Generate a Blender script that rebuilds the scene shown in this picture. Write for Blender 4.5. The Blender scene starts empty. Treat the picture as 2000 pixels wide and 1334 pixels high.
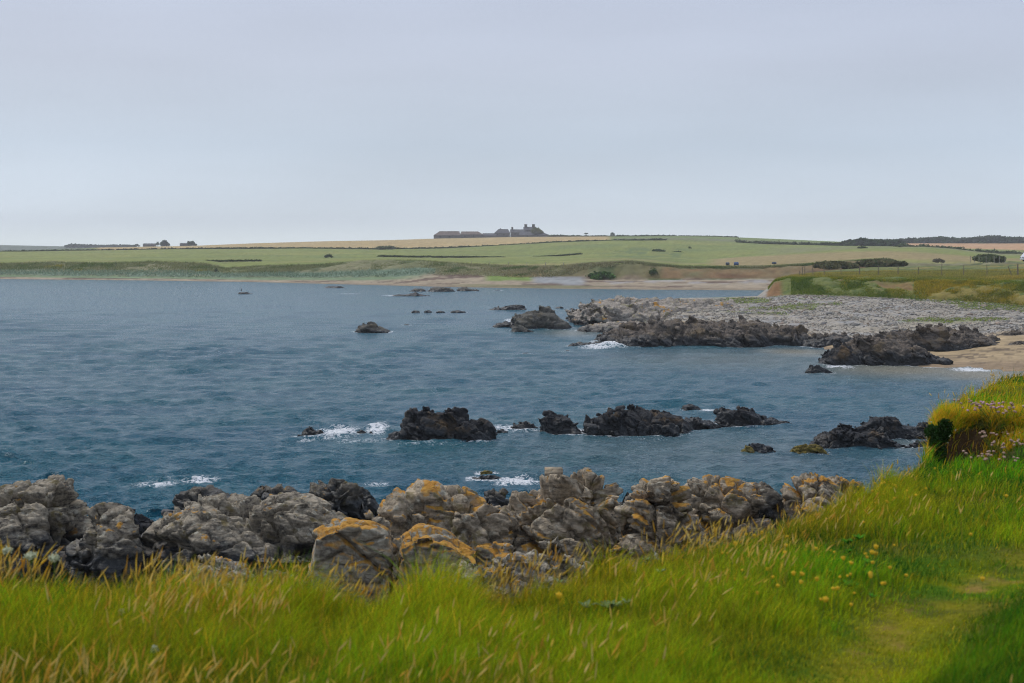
import bpy, bmesh, math, random
import numpy as np
from mathutils import Vector, Matrix, noise as mnoise

# ------------------------------------------------------------------ camera
C = bpy.context.scene.collection
scene = bpy.context.scene
F = 2778.0            # focal length in pixels of a 2000 px wide frame (50 mm lens)
CZ = 9.0              # eye height above the sea
TH = math.atan(197.0 / F)
cam_d = bpy.data.cameras.new("camera")
cam = bpy.data.objects.new("camera", cam_d)
C.objects.link(cam)
cam_d.sensor_width = 36.0
cam_d.lens = 50.0
cam_d.clip_start = 0.1
cam_d.clip_end = 20000
cam.location = (0, 0, CZ)
cam.rotation_euler = (math.pi / 2 - TH, 0, 0)
cam_d.dof.use_dof = True
cam_d.dof.focus_distance = 55.0
cam_d.dof.aperture_fstop = 5.0
scene.camera = cam

# ------------------------------------------------------------------ sky, sun, exposure
SUN_EL, SUN_AZ = math.radians(56), math.radians(318)   # azimuth clockwise from +Y
world = bpy.data.worlds.new("World")
scene.world = world
world.use_nodes = True
wt = world.node_tree
wt.nodes.clear()
def wn(t, **k):
    n = wt.nodes.new(t)
    for a, b in k.items(): setattr(n, a, b)
    return n
w_out = wn('ShaderNodeOutputWorld'); w_bg = wn('ShaderNodeBackground'); w_bg.inputs[1].default_value = 0.1
w_sky = wn('ShaderNodeTexSky', sky_type='NISHITA'); w_sky.sun_disc = False
w_sky.sun_elevation = SUN_EL; w_sky.sun_rotation = SUN_AZ; w_sky.air_density = 1.5; w_sky.dust_density = 4.0
w_tc = wn('ShaderNodeTexCoord'); w_sep = wn('ShaderNodeSeparateXYZ')
w_ramp = wn('ShaderNodeValToRGB')
cr = w_ramp.color_ramp
cr.elements[0].position = 0.0; cr.elements[0].color = (.86, .96, 1.0, 1)
cr.elements[1].position = 1.0; cr.elements[1].color = (.55, .61, .74, 1)
for p_, c_ in ((0.012, (.74, .84, .93, 1)), (0.032, (.63, .73, .84, 1)), (0.065, (.52, .62, .75, 1)), (0.12, (.48, .54, .67, 1)), (0.17, (.49, .545, .69, 1)), (0.3, (.51, .57, .715, 1))):
    e = cr.elements.new(p_); e.color = c_
w_map = wn('ShaderNodeMapping'); w_map.inputs['Scale'].default_value = (1.0, 1.0, 5.0)
w_n = wn('ShaderNodeTexNoise'); w_n.inputs['Scale'].default_value = 2.6; w_n.inputs['Detail'].default_value = 4.0
w_n.inputs['Roughness'].default_value = .45
w_mr = wn('ShaderNodeMapRange'); w_mr.inputs[1].default_value = .3; w_mr.inputs[2].default_value = .7
w_mr.inputs[3].default_value = 7.9; w_mr.inputs[4].default_value = 9.3
w_mul = wn('ShaderNodeVectorMath', operation='SCALE')
w_mix = wn('ShaderNodeMix', data_type='RGBA'); w_mix.inputs[0].default_value = 0.88
L = wt.links.new
L(w_tc.outputs['Generated'], w_sep.inputs[0]); L(w_sep.outputs[2], w_ramp.inputs[0])
L(w_tc.outputs['Generated'], w_map.inputs[0]); L(w_map.outputs[0], w_n.inputs['Vector']); L(w_n.outputs[0], w_mr.inputs[0])
L(w_ramp.outputs[0], w_mul.inputs[0]); L(w_mr.outputs[0], w_mul.inputs['Scale'])
L(w_sky.outputs[0], w_mix.inputs[6]); L(w_mul.outputs[0], w_mix.inputs[7])
L(w_mix.outputs[2], w_bg.inputs[0]); L(w_bg.outputs[0], w_out.inputs[0])

sun_d = bpy.data.lights.new("sun", 'SUN'); sun_d.energy = 1.4; sun_d.angle = math.radians(13); sun_d.color = (1, .95, .88)
sun = bpy.data.objects.new("sun", sun_d); C.objects.link(sun)
sdir = Vector((math.sin(SUN_AZ) * math.cos(SUN_EL), math.cos(SUN_AZ) * math.cos(SUN_EL), math.sin(SUN_EL)))
sun.rotation_euler = sdir.to_track_quat('Z', 'Y').to_euler()
vs = scene.view_settings
vs.view_transform = 'Standard'; vs.look = 'None'; vs.exposure = 0.36; vs.gamma = 1.0; vs.use_curve_mapping = False
scene.cycles.max_bounces = 6
scene.cycles.volume_bounces = 0
scene.cycles.use_denoising = True
scene.cycles.denoising_prefilter = 'FAST'
scene.cycles.use_adaptive_sampling = False
scene.cycles.filter_width = 1.1
scene.cycles.sample_clamp_indirect = 2.0
scene.cycles.sample_clamp_direct = 1.6

# ------------------------------------------------------------------ helpers
rng = np.random.default_rng(7)
random.seed(7)
def P(px, py, Y):
    """point at distance Y (along +Y) seen at a place of the photograph"""
    px = np.asarray(px, float); py = np.asarray(py, float); Y = np.asarray(Y, float)
    a = (px - 1000) / F; b = (667 - py) / F
    dy = math.cos(TH) + b * math.sin(TH); dz = -math.sin(TH) + b * math.cos(TH)
    s = Y / dy
    return np.stack(np.broadcast_arrays(a * s, Y, CZ + dz * s), -1)
def yz(py, Y):
    return P(1000, py, Y)[..., 2]
def dist_at(py, z):
    b = (667 - np.asarray(py, float)) / F
    dy = math.cos(TH) + b * math.sin(TH); dz = -math.sin(TH) + b * math.cos(TH)
    return (z - CZ) * dy / dz
def colpx(x, Y, z):
    """horizontal photo place of a world point"""
    d = Y * math.cos(TH) - (z - CZ) * math.sin(TH)
    return 1000 + F * x / d

def h3(ix, iy, iz, k=0):
    h = (ix.astype(np.uint32) * np.uint32(73856093)) ^ (iy.astype(np.uint32) * np.uint32(19349663)) ^ (iz.astype(np.uint32) * np.uint32(83492791)) ^ np.uint32((k * 2654435761) & 0xffffffff)
    h ^= h >> np.uint32(13); h *= np.uint32(0x5bd1e995); h ^= h >> np.uint32(15); h *= np.uint32(0x27d4eb2d); h ^= h >> np.uint32(13)
    return (h & np.uint32(0xffffff)).astype(np.float64) / 16777216.0
def vnoise(p, k=0):
    i = np.floor(p).astype(np.int64); f = p - i; f = f * f * (3 - 2 * f)
    r = 0
    for a in (0, 1):
        for b in (0, 1):
            for c in (0, 1):
                w = (f[:, 0] if a else 1 - f[:, 0]) * (f[:, 1] if b else 1 - f[:, 1]) * (f[:, 2] if c else 1 - f[:, 2])
                r = r + w * h3(i[:, 0] + a, i[:, 1] + b, i[:, 2] + c, k)
    return r * 2 - 1
def fbm(p, o=4, k=0, g=.5):
    r = 0; a = 1
    for j in range(o):
        r = r + a * vnoise(p * (2.03 ** j) + 17.3 * j, k + j); a *= g
    return r
def fbm2(x, y, s, o=4, k=0, g=.5):
    x = np.asarray(x, float); sh = x.shape
    p = np.stack([x.ravel() * s, np.broadcast_to(y, sh).ravel() * s, np.full(x.size, .37 + k)], 1)
    return fbm(p, o, k, g).reshape(sh)
def worley(p, k=0):
    i = np.floor(p).astype(np.int64); n = len(p)
    F1 = np.full(n, 9.); F2 = np.full(n, 9.); cid = np.zeros(n); cen = np.zeros((n, 3))
    for a in (-1, 0, 1):
        for b in (-1, 0, 1):
            for c in (-1, 0, 1):
                j0 = i[:, 0] + a; j1 = i[:, 1] + b; j2 = i[:, 2] + c
                hx = h3(j0, j1, j2, k); hy = h3(j0, j1, j2, k + 11); hz = h3(j0, j1, j2, k + 23)
                qx = j0 + hx; qy = j1 + hy; qz = j2 + hz
                d = np.sqrt((p[:, 0] - qx) ** 2 + (p[:, 1] - qy) ** 2 + (p[:, 2] - qz) ** 2)
                m = d < F1
                F2 = np.where(m, F1, np.minimum(F2, d)); F1 = np.where(m, d, F1)
                cid = np.where(m, hx, cid)
                cen[m] = np.stack([qx, qy, qz], 1)[m]
    return F1, F2, cid, cen
def sstep(a, b, x):
    t = np.clip((x - a) / (b - a), 0, 1); return t * t * (3 - 2 * t)
def cur(pts, x):
    p = np.array(pts, float); return np.interp(x, p[:, 0], p[:, 1])

def tag(o, label=None, cat=None, group=None, kind=None):
    if label: o['label'] = label
    if cat: o['category'] = cat
    if group: o['group'] = group
    if kind: o['kind'] = kind
    return o
def mk(name, v, faces, mat=None, parent=None, col=None, smooth=False, loc=None, attrs=None):
    v = np.asarray(v, np.float32).reshape(-1, 3)
    if loc is not None: v = v - np.asarray(loc, np.float32)
    if not isinstance(faces, (list, tuple)): faces = [faces]
    faces = [np.asarray(f, np.int32) for f in faces if len(f)]
    me = bpy.data.meshes.new(name)
    me.vertices.add(len(v)); me.vertices.foreach_set('co', v.ravel())
    nl = sum(f.size for f in faces); npol = sum(len(f) for f in faces)
    me.loops.add(nl); me.loops.foreach_set('vertex_index', np.concatenate([f.ravel() for f in faces]))
    me.polygons.add(npol)
    tot = np.concatenate([np.full(len(f), f.shape[1], np.int32) for f in faces])
    st = np.concatenate([[0], np.cumsum(tot)[:-1]]).astype(np.int32)
    me.polygons.foreach_set('loop_start', st)
    try: me.polygons.foreach_set('loop_total', tot)
    except Exception: pass
    if smooth: me.polygons.foreach_set('use_smooth', np.ones(npol, bool))
    if col is not None:
        a = me.attributes.new('Col', 'FLOAT_COLOR', 'POINT')
        c = np.ones((len(v), 4), np.float32); c[:, :3] = np.asarray(col)[:, :3]
        a.data.foreach_set('color', c.ravel())
    if attrs:
        for k, x in attrs.items():
            a = me.attributes.new(k, 'FLOAT', 'POINT'); a.data.foreach_set('value', np.asarray(x, np.float32).ravel())
    me.update(calc_edges=True)
    if mat: me.materials.append(mat)
    o = bpy.data.objects.new(name, me); C.objects.link(o)
    if loc is not None and parent is None: o.location = loc
    if parent: o.parent = parent
    return o
def gridfaces(nr, nc):
    i = np.arange(nr - 1)[:, None] * nc + np.arange(nc - 1)[None, :]
    i = i.ravel(); return np.stack([i, i + 1, i + nc + 1, i + nc], 1)
def empty(name, loc, label, cat, group=None):
    o = bpy.data.objects.new(name, None); C.objects.link(o); o.location = loc; o.empty_display_size = .1
    return tag(o, label, cat, group)
def dup(root, loc, rz=0, sc=1, label=None, group=None):
    r = root.copy(); C.objects.link(r); r.location = loc; r.rotation_euler = (0, 0, rz); r.scale = (sc,) * 3
    if label: r['label'] = label
    if group: r['group'] = group
    for ch in list(root.children):
        c = ch.copy(); C.objects.link(c); c.parent = r
    return r

# ------------------------------------------------------------------ materials
class NT:
    def __init__(s, name):
        s.m = bpy.data.materials.new(name); s.m.use_nodes = True; s.t = s.m.node_tree; s.t.nodes.clear()
        s.out = s.n('ShaderNodeOutputMaterial')
    def n(s, t, **k):
        x = s.t.nodes.new(t)
        for a, b in k.items(): setattr(x, a, b)
        return x
    def l(s, a, b): s.t.links.new(a, b)
    def pos(s): return s.n('ShaderNodeNewGeometry').outputs['Position']
    def mapv(s, v, sc=(1, 1, 1), rot=(0, 0, 0)):
        m = s.n('ShaderNodeMapping'); m.inputs['Scale'].default_value = sc; m.inputs['Rotation'].default_value = rot
        s.l(v, m.inputs[0]); return m.outputs[0]
    def noise(s, v, sc, det=4, rough=.55, dist=0):
        x = s.n('ShaderNodeTexNoise'); x.inputs['Scale'].default_value = sc; x.inputs['Detail'].default_value = det
        x.inputs['Roughness'].default_value = rough; x.inputs['Distortion'].default_value = dist
        s.l(v, x.inputs['Vector']); return x.outputs[0]
    def vor(s, v, sc, feat='F1'):
        x = s.n('ShaderNodeTexVoronoi'); x.feature = feat; x.inputs['Scale'].default_value = sc; s.l(v, x.inputs['Vector']); return x
    def mr(s, v, a, b, c=0, d=1, smooth=True):
        x = s.n('ShaderNodeMapRange'); x.interpolation_type = 'SMOOTHSTEP' if smooth else 'LINEAR'
        for i, q in zip((1, 2, 3, 4), (a, b, c, d)): x.inputs[i].default_value = q
        s.l(v, x.inputs[0]); return x.outputs[0]
    def mth(s, op, a, b=None):
        x = s.n('ShaderNodeMath', operation=op)
        for i, q in enumerate((a, b)):
            if q is None: continue
            if isinstance(q, (int, float)): x.inputs[i].default_value = q
            else: s.l(q, x.inputs[i])
        return x.outputs[0]
    def mix(s, f, a, b, mode='MIX'):
        x = s.n('ShaderNodeMix', data_type='RGBA', blend_type=mode)
        for i, q in ((0, f), (6, a), (7, b)):
            if isinstance(q, (int, float)): x.inputs[i].default_value = q
            elif isinstance(q, tuple): x.inputs[i].default_value = q if len(q) == 4 else q + (1,)
            else: s.l(q, x.inputs[i])
        return x.outputs[2]
    def attr(s, name, out='Color'):
        return s.n('ShaderNodeAttribute', attribute_name=name).outputs[out]
    def bump(s, h, st, d, nrm=None):
        x = s.n('ShaderNodeBump'); x.inputs['Strength'].default_value = st; x.inputs['Distance'].default_value = d
        s.l(h, x.inputs['Height'])
        if nrm is not None: s.l(nrm, x.inputs['Normal'])
        return x.outputs[0]
    def bsdf(s, col, rough=.9, nrm=None, spec=.3, **k):
        b = s.n('ShaderNodeBsdfPrincipled')
        if isinstance(col, tuple): b.inputs['Base Color'].default_value = col + (1,)
        else: s.l(col, b.inputs['Base Color'])
        if isinstance(rough, (int, float)): b.inputs['Roughness'].default_value = rough
        else: s.l(rough, b.inputs['Roughness'])
        b.inputs['Specular IOR Level'].default_value = spec
        if nrm is not None: s.l(nrm, b.inputs['Normal'])
        for a, q in k.items(): b.inputs[a.replace('_', ' ')].default_value = q
        s.b = b; s.l(b.outputs[0], s.out.inputs[0]); return b

def plain(name, col, rough=.85, var=.25, sc=8, spec=.25):
    t = NT(name); p = t.pos(); n = t.noise(p, sc, 5)
    c2 = tuple(x * (1 - var) for x in col); c1 = tuple(min(1, x * (1 + var)) for x in col)
    t.bsdf(t.mix(t.mr(n, .3, .7), c2, c1), rough, t.bump(n, .3, .02), spec)
    return t.m
def leafmat(name, trans=.42, rough=.6, spec=.2):
    """leaves and blades: colour per blade, light passes through"""
    t = NT(name); c = t.attr('Col')
    d = t.n('ShaderNodeBsdfDiffuse'); tr = t.n('ShaderNodeBsdfTranslucent'); mx = t.n('ShaderNodeMixShader'); mx.inputs[0].default_value = trans
    t.l(c, d.inputs[0]); t.l(c, tr.inputs[0]); t.l(d.outputs[0], mx.inputs[1]); t.l(tr.outputs[0], mx.inputs[2])
    t.l(mx.outputs[0], t.out.inputs[0]); return t.m
def colmat(name, rough=.9, nsc=3, var=.3, bump=.02, nsc2=None):
    t = NT(name); c = t.attr('Col'); p = t.pos(); n = t.noise(p, nsc, 6, .62)
    g = t.mr(n, .25, .75, 1 - var, 1 + var, False)
    v = t.n('ShaderNodeVectorMath', operation='SCALE'); t.l(c, v.inputs[0]); t.l(g, v.inputs['Scale'])
    t.bsdf(v.outputs[0], rough, t.bump(n, .6, bump), .15); return t.m

def rockmat(name, dark, light, lichen=.0, lichen_col=(.40, .38, .30), orange=.0, tide=None, sc=1.0, brown=None, olive=None, zlim=-9, streak=(0, 0, 0), pale=(.45, .43, .38)):
    t = NT(name); p = t.pos(); geo = t.n('ShaderNodeNewGeometry'); sp = t.n('ShaderNodeSeparateXYZ'); t.l(geo.outputs['Normal'], sp.inputs[0])
    up = sp.outputs[2]
    pz = t.n('ShaderNodeSeparateXYZ'); t.l(p, pz.inputs[0]); z = pz.outputs[2]
    ps = t.mapv(p, (1, 1, 2.2), streak)
    pst = t.mapv(p, (.7, .7, 4.0), (streak[0] + .25, streak[1] + .35, .5)); st_ = t.noise(pst, 1.7 * sc, 7, .68, .3)
    n1 = t.noise(ps, 1.4 * sc, 8, .65); n2 = t.noise(p, 9 * sc, 6, .65); n3 = t.noise(ps, 3.3 * sc, 6, .7, .6)
    c = t.mix(t.mr(n1, .35, .65), dark, light)
    c = t.mix(t.mr(n2, .40, .75, 0, .6), c, tuple(x * 1.9 for x in light))
    c = t.mix(t.mr(n2, .28, .42, .55, 0), c, tuple(x * .45 for x in dark))
    c = t.mix(t.mr(st_, .50, .68, 0, .75), c, tuple(x * 1.7 for x in light)); c = t.mix(t.mr(st_, .32, .46, .8, 0), c, tuple(x * .4 for x in dark))
    if brown:
        nb = t.noise(p, .9 * sc, 5, .6); c = t.mix(t.mr(nb, .52, .66, 0, .85), c, brown)
    if lichen:  # lichen patches; upward weighting paints brighter, lit-looking tops into the colour
        v = t.vor(p, 4.5 * sc); top_light = t.mr(up, -.25, .55, .12, 1); vm = t.mth('MULTIPLY', t.mr(v.outputs['Distance'], .30, .55, 1, 0), t.mth('MULTIPLY', top_light, t.mr(n3, .60 - .25 * lichen, .76 - .25 * lichen)))
        c = t.mix(t.mth('MULTIPLY', vm, .85), c, lichen_col)
        v2 = t.noise(p, 9 * sc, 5, .65); c = t.mix(t.mth('MULTIPLY', t.mr(v2, .58, .68), t.mth('MULTIPLY', top_light, t.mr(n3, .5, .62, 0, min(1, lichen * 1.2)))), c, pale)
    if orange:
        no = t.noise(p, 1.1 * sc, 7, .66, .4)
        up2 = t.mr(up, .1, .8)
        o = t.mth('MULTIPLY', t.mr(t.mth('ADD', no, t.mth('MULTIPLY', up2, .10)), .735 - .20 * orange, .765 - .20 * orange), up2)
        oc = t.mix(t.mr(n2, .3, .7), (.36, .15, .008), (.50, .27, .03))
        c = t.mix(t.mth('MULTIPLY', o, .92), c, oc)
    if olive:
        nl = t.noise(p, 1.7 * sc, 6, .65)
        c = t.mix(t.mr(nl, .55, .66, 0, .8), c, olive)
    rough = .88
    if tide is not None:
        nz = t.mth('ADD', z, t.mth('MULTIPLY', t.mth('SUBTRACT', n1, .5), 1.6 * (tide[1] - tide[0]) + .4))
        f = t.mr(nz, tide[0], tide[1], 1, 0)
        c = t.mix(t.mth('MULTIPLY', f, .93), c, t.mix(t.mr(n2, .4, .7), (.006, .010, .014), (.022, .028, .032)))
        rough = t.mr(f, 0, 1, .88, .42, False)
    hb = t.mth('ADD', t.mth('ADD', t.mth('MULTIPLY', n3, .5), t.mth('MULTIPLY', st_, .9)), t.mth('MULTIPLY', n2, .5))
    cr_ = t.vor(t.mapv(p, (1, 1, 1.6), (.5, .3, 0)), 2.4 * sc, 'DISTANCE_TO_EDGE')
    hb = t.mth('SUBTRACT', hb, t.mth('MULTIPLY', t.mr(cr_.outputs['Distance'], 0, .05, .6, 0), t.mr(n1, .50, .62)))
    t.bsdf(c, rough, t.bump(hb, .9, .07 / sc), .35)
    return t.m

M = {}
M['near'] = rockmat('lichened_grey_rock', (.078, .064, .046), (.33, .27, .19), lichen=.6, orange=.56, sc=1.3, tide=(2.2, 2.95), olive=(.14, .11, .03))
M['near_dark'] = rockmat('dark_crag_rock', (.030, .028, .024), (.13, .112, .085), lichen=.45, orange=.22, sc=1.7, tide=(3.0, 3.7), olive=(.11, .085, .02))
M['near_grey'] = rockmat('grey_crag_rock', (.046, .040, .032), (.25, .215, .16), lichen=.55, orange=.16, sc=1.8, tide=(2.6, 3.25), olive=(.13, .10, .03))
M['near_orange'] = rockmat('orange_lichened_rock', (.12, .105, .08), (.25, .225, .17), lichen=1.0, orange=1.12, sc=1.7, pale=(.55, .53, .48))
M['low'] = rockmat('pale_low_rock', (.11, .095, .07), (.24, .21, .16), lichen=.9, orange=.25, sc=2.2)
M['sea'] = rockmat('wet_sea_rock', (.006, .009, .014), (.030, .031, .033), sc=.9, brown=(.12, .078, .038), tide=(.25, .75))
M['sea_black'] = rockmat('black_sea_rock', (.006, .009, .014), (.025, .026, .029), sc=1.0, brown=(.07, .05, .03), tide=(.3, .9))
M['weed'] = rockmat('weedy_rock', (.05, .042, .010), (.14, .11, .02), sc=2.2, tide=(-.6, .05))
M['ridge'] = rockmat('slanted_ridge_rock', (.022, .022, .022), (.14, .114, .090), sc=.8, brown=(.12, .088, .048), tide=(.5, 1.15), streak=(0, .6, 0))
M['pale'] = rockmat('pale_slab_rock', (.14, .125, .105), (.30, .265, .225), sc=.7, lichen=.3, orange=.2, tide=(.25, .7), streak=(0, .5, 0), olive=(.22, .20, .09))
M['far'] = rockmat('far_skerry_rock', (.04, .042, .04), (.10, .095, .08), sc=.8, tide=(.1, .35), brown=(.11, .09, .055))
M['leaf'] = leafmat('grass_blade')
M['leaf_dull'] = leafmat('tree_leaf', .2)
M['bark'] = plain('bark', (.09, .075, .055))
M['post'] = plain('weathered_post', (.20, .165, .12), sc=20)

# ------------------------------------------------------------------ water
def build_water():
    cx = np.unique(np.concatenate([np.arange(-1500, -140, 24), np.arange(-140, 2140, 2.3), np.arange(2140, 3600, 24)]))
    py = np.concatenate([np.arange(1400, 541.5, -1.35), [538, 530]])
    Yr = dist_at(py, 0.0)
    X = np.outer(Yr, (cx - 1000) / F) * 1.0025; Y = np.repeat(Yr[:, None], len(cx), 1)
    dY = np.abs(np.gradient(Yr))[:, None]
    wx = X + .5 * fbm2(X, Y, .12, 3, 3); wy = Y + .9 * fbm2(X, Y, .10, 3, 5)
    Z = np.zeros_like(X)
    r = np.random.default_rng(11); DX = np.zeros_like(X); DY = np.zeros_like(X)
    amp_mod = .75 + .45 * fbm2(X, Y, .035, 3, 9)
    for i in range(84):
        lam = 0.40 * (4.5 / .40) ** r.random()
        th = math.radians(-76) + r.normal() * .42
        k = 2 * math.pi / lam
        a = .0175 * lam * (0.6 + .8 * r.random()) * (1 if lam < 1.4 else .5)
        ph = (wx * math.cos(th) + wy * math.sin(th)) * k + r.random() * 6.283
        s = np.sin(ph)
        att = sstep(1.2, 3.0, lam / (dY * 1.0))
        Z += a * att * s * .80
        cs = np.cos(ph) * a * att * .80; DX += cs * math.cos(th); DY += cs * math.sin(th)
    amp_mod = np.clip(amp_mod, .25, 1.6); Z *= amp_mod
    X = X + DX * amp_mod * 1.0; Y = Y + DY * amp_mod * 1.0
    Z *= .92
    # foam: where waves break on the rocks
    foam = np.zeros_like(X); shal = np.zeros_like(X)
    spots = [(660, 846, 56, 15, 1.2, .22), (737, 839, 30, 14, 1.15, .26), (700, 862, 90, 8, .6, 0), (800, 868, 60, 5, .5, 0), (990, 836, 75, 10, .85, .03), (1020, 838, 40, 6, 1.0, .05), (960, 845, 40, 8, .6, 0),
             (1200, 674, 60, 7, 1.25, .45), (1165, 679, 50, 5, 1.0, .1), (1240, 676, 22, 4, 1.0, .1), (305, 948, 62, 10, .95, .06), (390, 938, 50, 10, .95, .14), (340, 940, 110, 20, .45, 0),
             (1015, 941, 60, 11, 1.3, .18), (990, 946, 30, 6, 1.1, 0), (740, 945, 45, 11, .7, 0), (1385, 801, 34, 5, 1.1, .04), (1640, 716, 34, 5, 1.2, .10), (1600, 727, 40, 4, .6, 0),
             (1785, 858, 40, 14, .45, 0), (1760, 850, 22, 5, .8, 0), (995, 626, 16, 5, 1.0, .1), (1015, 645, 40, 4, .6, 0), (712, 648, 26, 2.5, 1.1, .05), (1850, 716, 60, 3.0, 1.3, 0),
             (1900, 722, 55, 5, 1.1, 0), (1560, 690, 90, 3, .5, 0), (760, 577, 26, 1.5, .9, 0), (680, 574, 40, 1.5, .7, 0), (600, 860, 30, 5, .7, 0), (1250, 856, 110, 3, .5, 0),
             (1080, 838, 50, 5, .7, 0), (860, 868, 110, 4, .45, 0), (1460, 832, 90, 3, .45, 0), (1010, 852, 80, 8, .4, 0), (1180, 688, 120, 8, .35, 0)]
    pxg = colpx(X, Y, 0.0); pyg = np.repeat(py[:, None], len(cx), 1)
    for (a, b, ra, rb, st, hh) in spots:
        c = P(a, b, dist_at(b, 0)); Yc = c[1]
        rX = ra / F * Yc; rY = Yc * Yc * rb / F / 9.0
        d = ((X - c[0]) / rX) ** 2 + ((Y - Yc) / rY) ** 2
        g = np.exp(-d * 1.3)
        foam = np.maximum(foam, st * g)
        if hh: Z += hh * np.exp(-d * 1.6) * (.55 + .6 * fbm2(X, Y, 2.2 * 40 / Yc, 3, 4))
    # thin wash where the water meets each rock
    wn_ = fbm2(X, Y, .35, 3, 55); wash = np.zeros_like(X)
    for ob, n in ROCKS:
        co = np.empty(len(ob.data.vertices) * 3, np.float32); ob.data.vertices.foreach_get('co', co); co = co.reshape(-1, 3) + np.array(ob.location)
        w = co[np.abs(co[:, 2]) < .10]
        if len(w) < 5: continue
        w = w[r.permutation(len(w))[:260], :2]; yc = float(w[:, 1].mean()); wd = .16 + yc * .0022; pad = wd * 3
        rr = np.nonzero((Yr > w[:, 1].min() - pad) & (Yr < w[:, 1].max() + pad))[0]
        if not len(rr): continue
        xr = X[rr.mean().astype(int)]; cc = np.nonzero((xr > w[:, 0].min() - pad) & (xr < w[:, 0].max() + pad))[0]
        if not len(cc): continue
        a, b, c, d_ = rr[0], rr[-1] + 1, cc[0], cc[-1] + 1
        sx = X[a:b, c:d_]; sy = Y[a:b, c:d_]; D = np.full(sx.shape, 1e9)
        for q in w: D = np.minimum(D, (sx - q[0]) ** 2 + (sy - q[1]) ** 2)
        wash[a:b, c:d_] = np.maximum(wash[a:b, c:d_], np.exp(-D / (wd * wd)))
    foam = np.maximum(foam, wash * np.clip(.62 + .55 * wn_, .15, 1.05))
    # pale shallows over the sand at the right and in the bay
    for (a, b, ra, rb, st) in [(1780, 722, 190, 16, 1.0), (1900, 730, 120, 16, 1.0), (1560, 688, 90, 9, .9), (1780, 868, 60, 25, .4), (1120, 650, 60, 8, .6), (1450, 700, 260, 22, .35), (1350, 880, 400, 60, .22), (2050, 740, 160, 30, 1.0)]:
        c = P(a, b, dist_at(b, 0)); Yc = c[1]; rX = ra / F * Yc; rY = Yc * Yc * rb / F / 9.0
        shal = np.maximum(shal, st * np.exp(-(((X - c[0]) / rX) ** 2 + ((Y - Yc) / rY) ** 2)))
    Z *= 1 - .75 * np.clip(shal, 0, 1) ** 2
    # a few whitecaps out on the bay
    wc = fbm2(X, Y * .35, .30, 3, 21)
    foam = np.maximum(foam, .35 * sstep(.86, 1.0, wc))
    t = NT('sea_water'); p = t.pos()
    ps = t.mapv(p, (1, 1, 1), (0, 0, math.radians(28))); pst = t.mapv(ps, (.45, 1.0, 1))
    n1 = t.noise(pst, 3.4, 5, .6, .3); n2 = t.noise(pst, 11.0, 3, .6); n3 = t.noise(p, .11, 5, .6)
    fo = t.attr('foam', 'Fac'); sh = t.attr('shallow', 'Fac')
    base = t.mix(t.mr(n3, .25, .75), (.005, .088, .148), (.007, .106, .146))
    base = t.mix(sh, base, (.27, .26, .20))
    fr = t.noise(t.mapv(p, (.9, .45, 1)), 2.6, 7, .62, 1.4); fr = t.mth('SUBTRACT', 1.0, t.mth('MULTIPLY', t.mth('ABSOLUTE', t.mth('SUBTRACT', fr, .5)), 5.0)); fn = t.mth('ADD', t.mth('MULTIPLY', fr, .35), t.mth('MULTIPLY', t.noise(t.mapv(p, (.8, .5, 1)), 7, 6, .7, .5), .5))
    fm = t.mr(t.mth('ADD', fn, t.mth('MULTIPLY', fo, .42)), .70, .95)
    fm = t.mth('MULTIPLY', fm, t.mr(fo, .05, .3))
    col = t.mix(fm, base, (.80, .83, .86))
    h = t.mth('ADD', t.mth('MULTIPLY', n1, 1.0), t.mth('MULTIPLY', n2, .30))
    rough = t.mr(fm, 0, 1, .20, .8, False)
    b = t.bsdf(col, rough, t.bump(h, 1.0, .44), .38, IOR=1.333)
    o = mk('sea', np.stack([X, Y, Z], -1).reshape(-1, 3), gridfaces(*X.shape), t.m, smooth=True, attrs={'foam': foam, 'shallow': shal})
    tag(o, 'choppy blue grey sea of the bay', 'sea', kind='structure')

# ------------------------------------------------------------------ far land
SHORE = [(-900, 545), (0, 545), (300, 548), (500, 551), (700, 556), (900, 561), (1100, 564), (1300, 566), (1490, 567), (1700, 569), (2600, 572)]
FOOT = [(-900, 538), (0, 538), (200, 540), (400, 542), (600, 543), (760, 541), (830, 536), (900, 539), (1000, 542), (1130, 543), (1200, 547), (1300, 546), (1500, 545), (1700, 545), (2600, 545)]
DTOP = [(-900, 515), (0, 515), (100, 512), (200, 514), (300, 511), (400, 514), (440, 524), (520, 519), (620, 517), (700, 511), (800, 509), (900, 515), (1000, 520), (1090, 522), (1150, 516), (1230, 512), (1290, 518), (1330, 522), (1400, 523), (1500, 522), (1600, 516), (1700, 509), (1800, 512), (2600, 512)]
MIDR = [(-900, 506), (0, 506), (300, 504), (600, 503), (900, 503), (1100, 500), (1250, 500), (1380, 506), (1450, 499), (1550, 492), (1650, 485), (1750, 482), (1810, 482), (1860, 486), (1900, 491), (1950, 497), (2600, 502)]
HEDG = [(-900, 493), (0, 492), (200, 489), (400, 486), (600, 485), (740, 487), (860, 485), (960, 481), (1080, 474), (1200, 470), (1330, 469), (1450, 474), (1500, 477), (1640, 480), (1760, 481), (1850, 484), (2000, 489), (2600, 492)]
SKYL = [(-900, 491), (0, 490), (120, 486), (190, 483.5), (380, 480), (500, 475), (640, 471), (760, 469), (850, 466), (1000, 463), (1100, 462), (1330, 461), (1400, 462), (1500, 466), (1640, 472), (1700, 474.5), (1760, 475), (2600, 475)]
def shoreY(px): return dist_at(cur(SHORE, px), 0.0)
def footY(px): return shoreY(px) + 6 + 16 * np.clip(px / 1300, 0, 1.2)
def dtopY(px): return footY(px) + np.interp(px, [0, 950, 1060, 2600], [24, 20, 9, 9])
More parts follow.
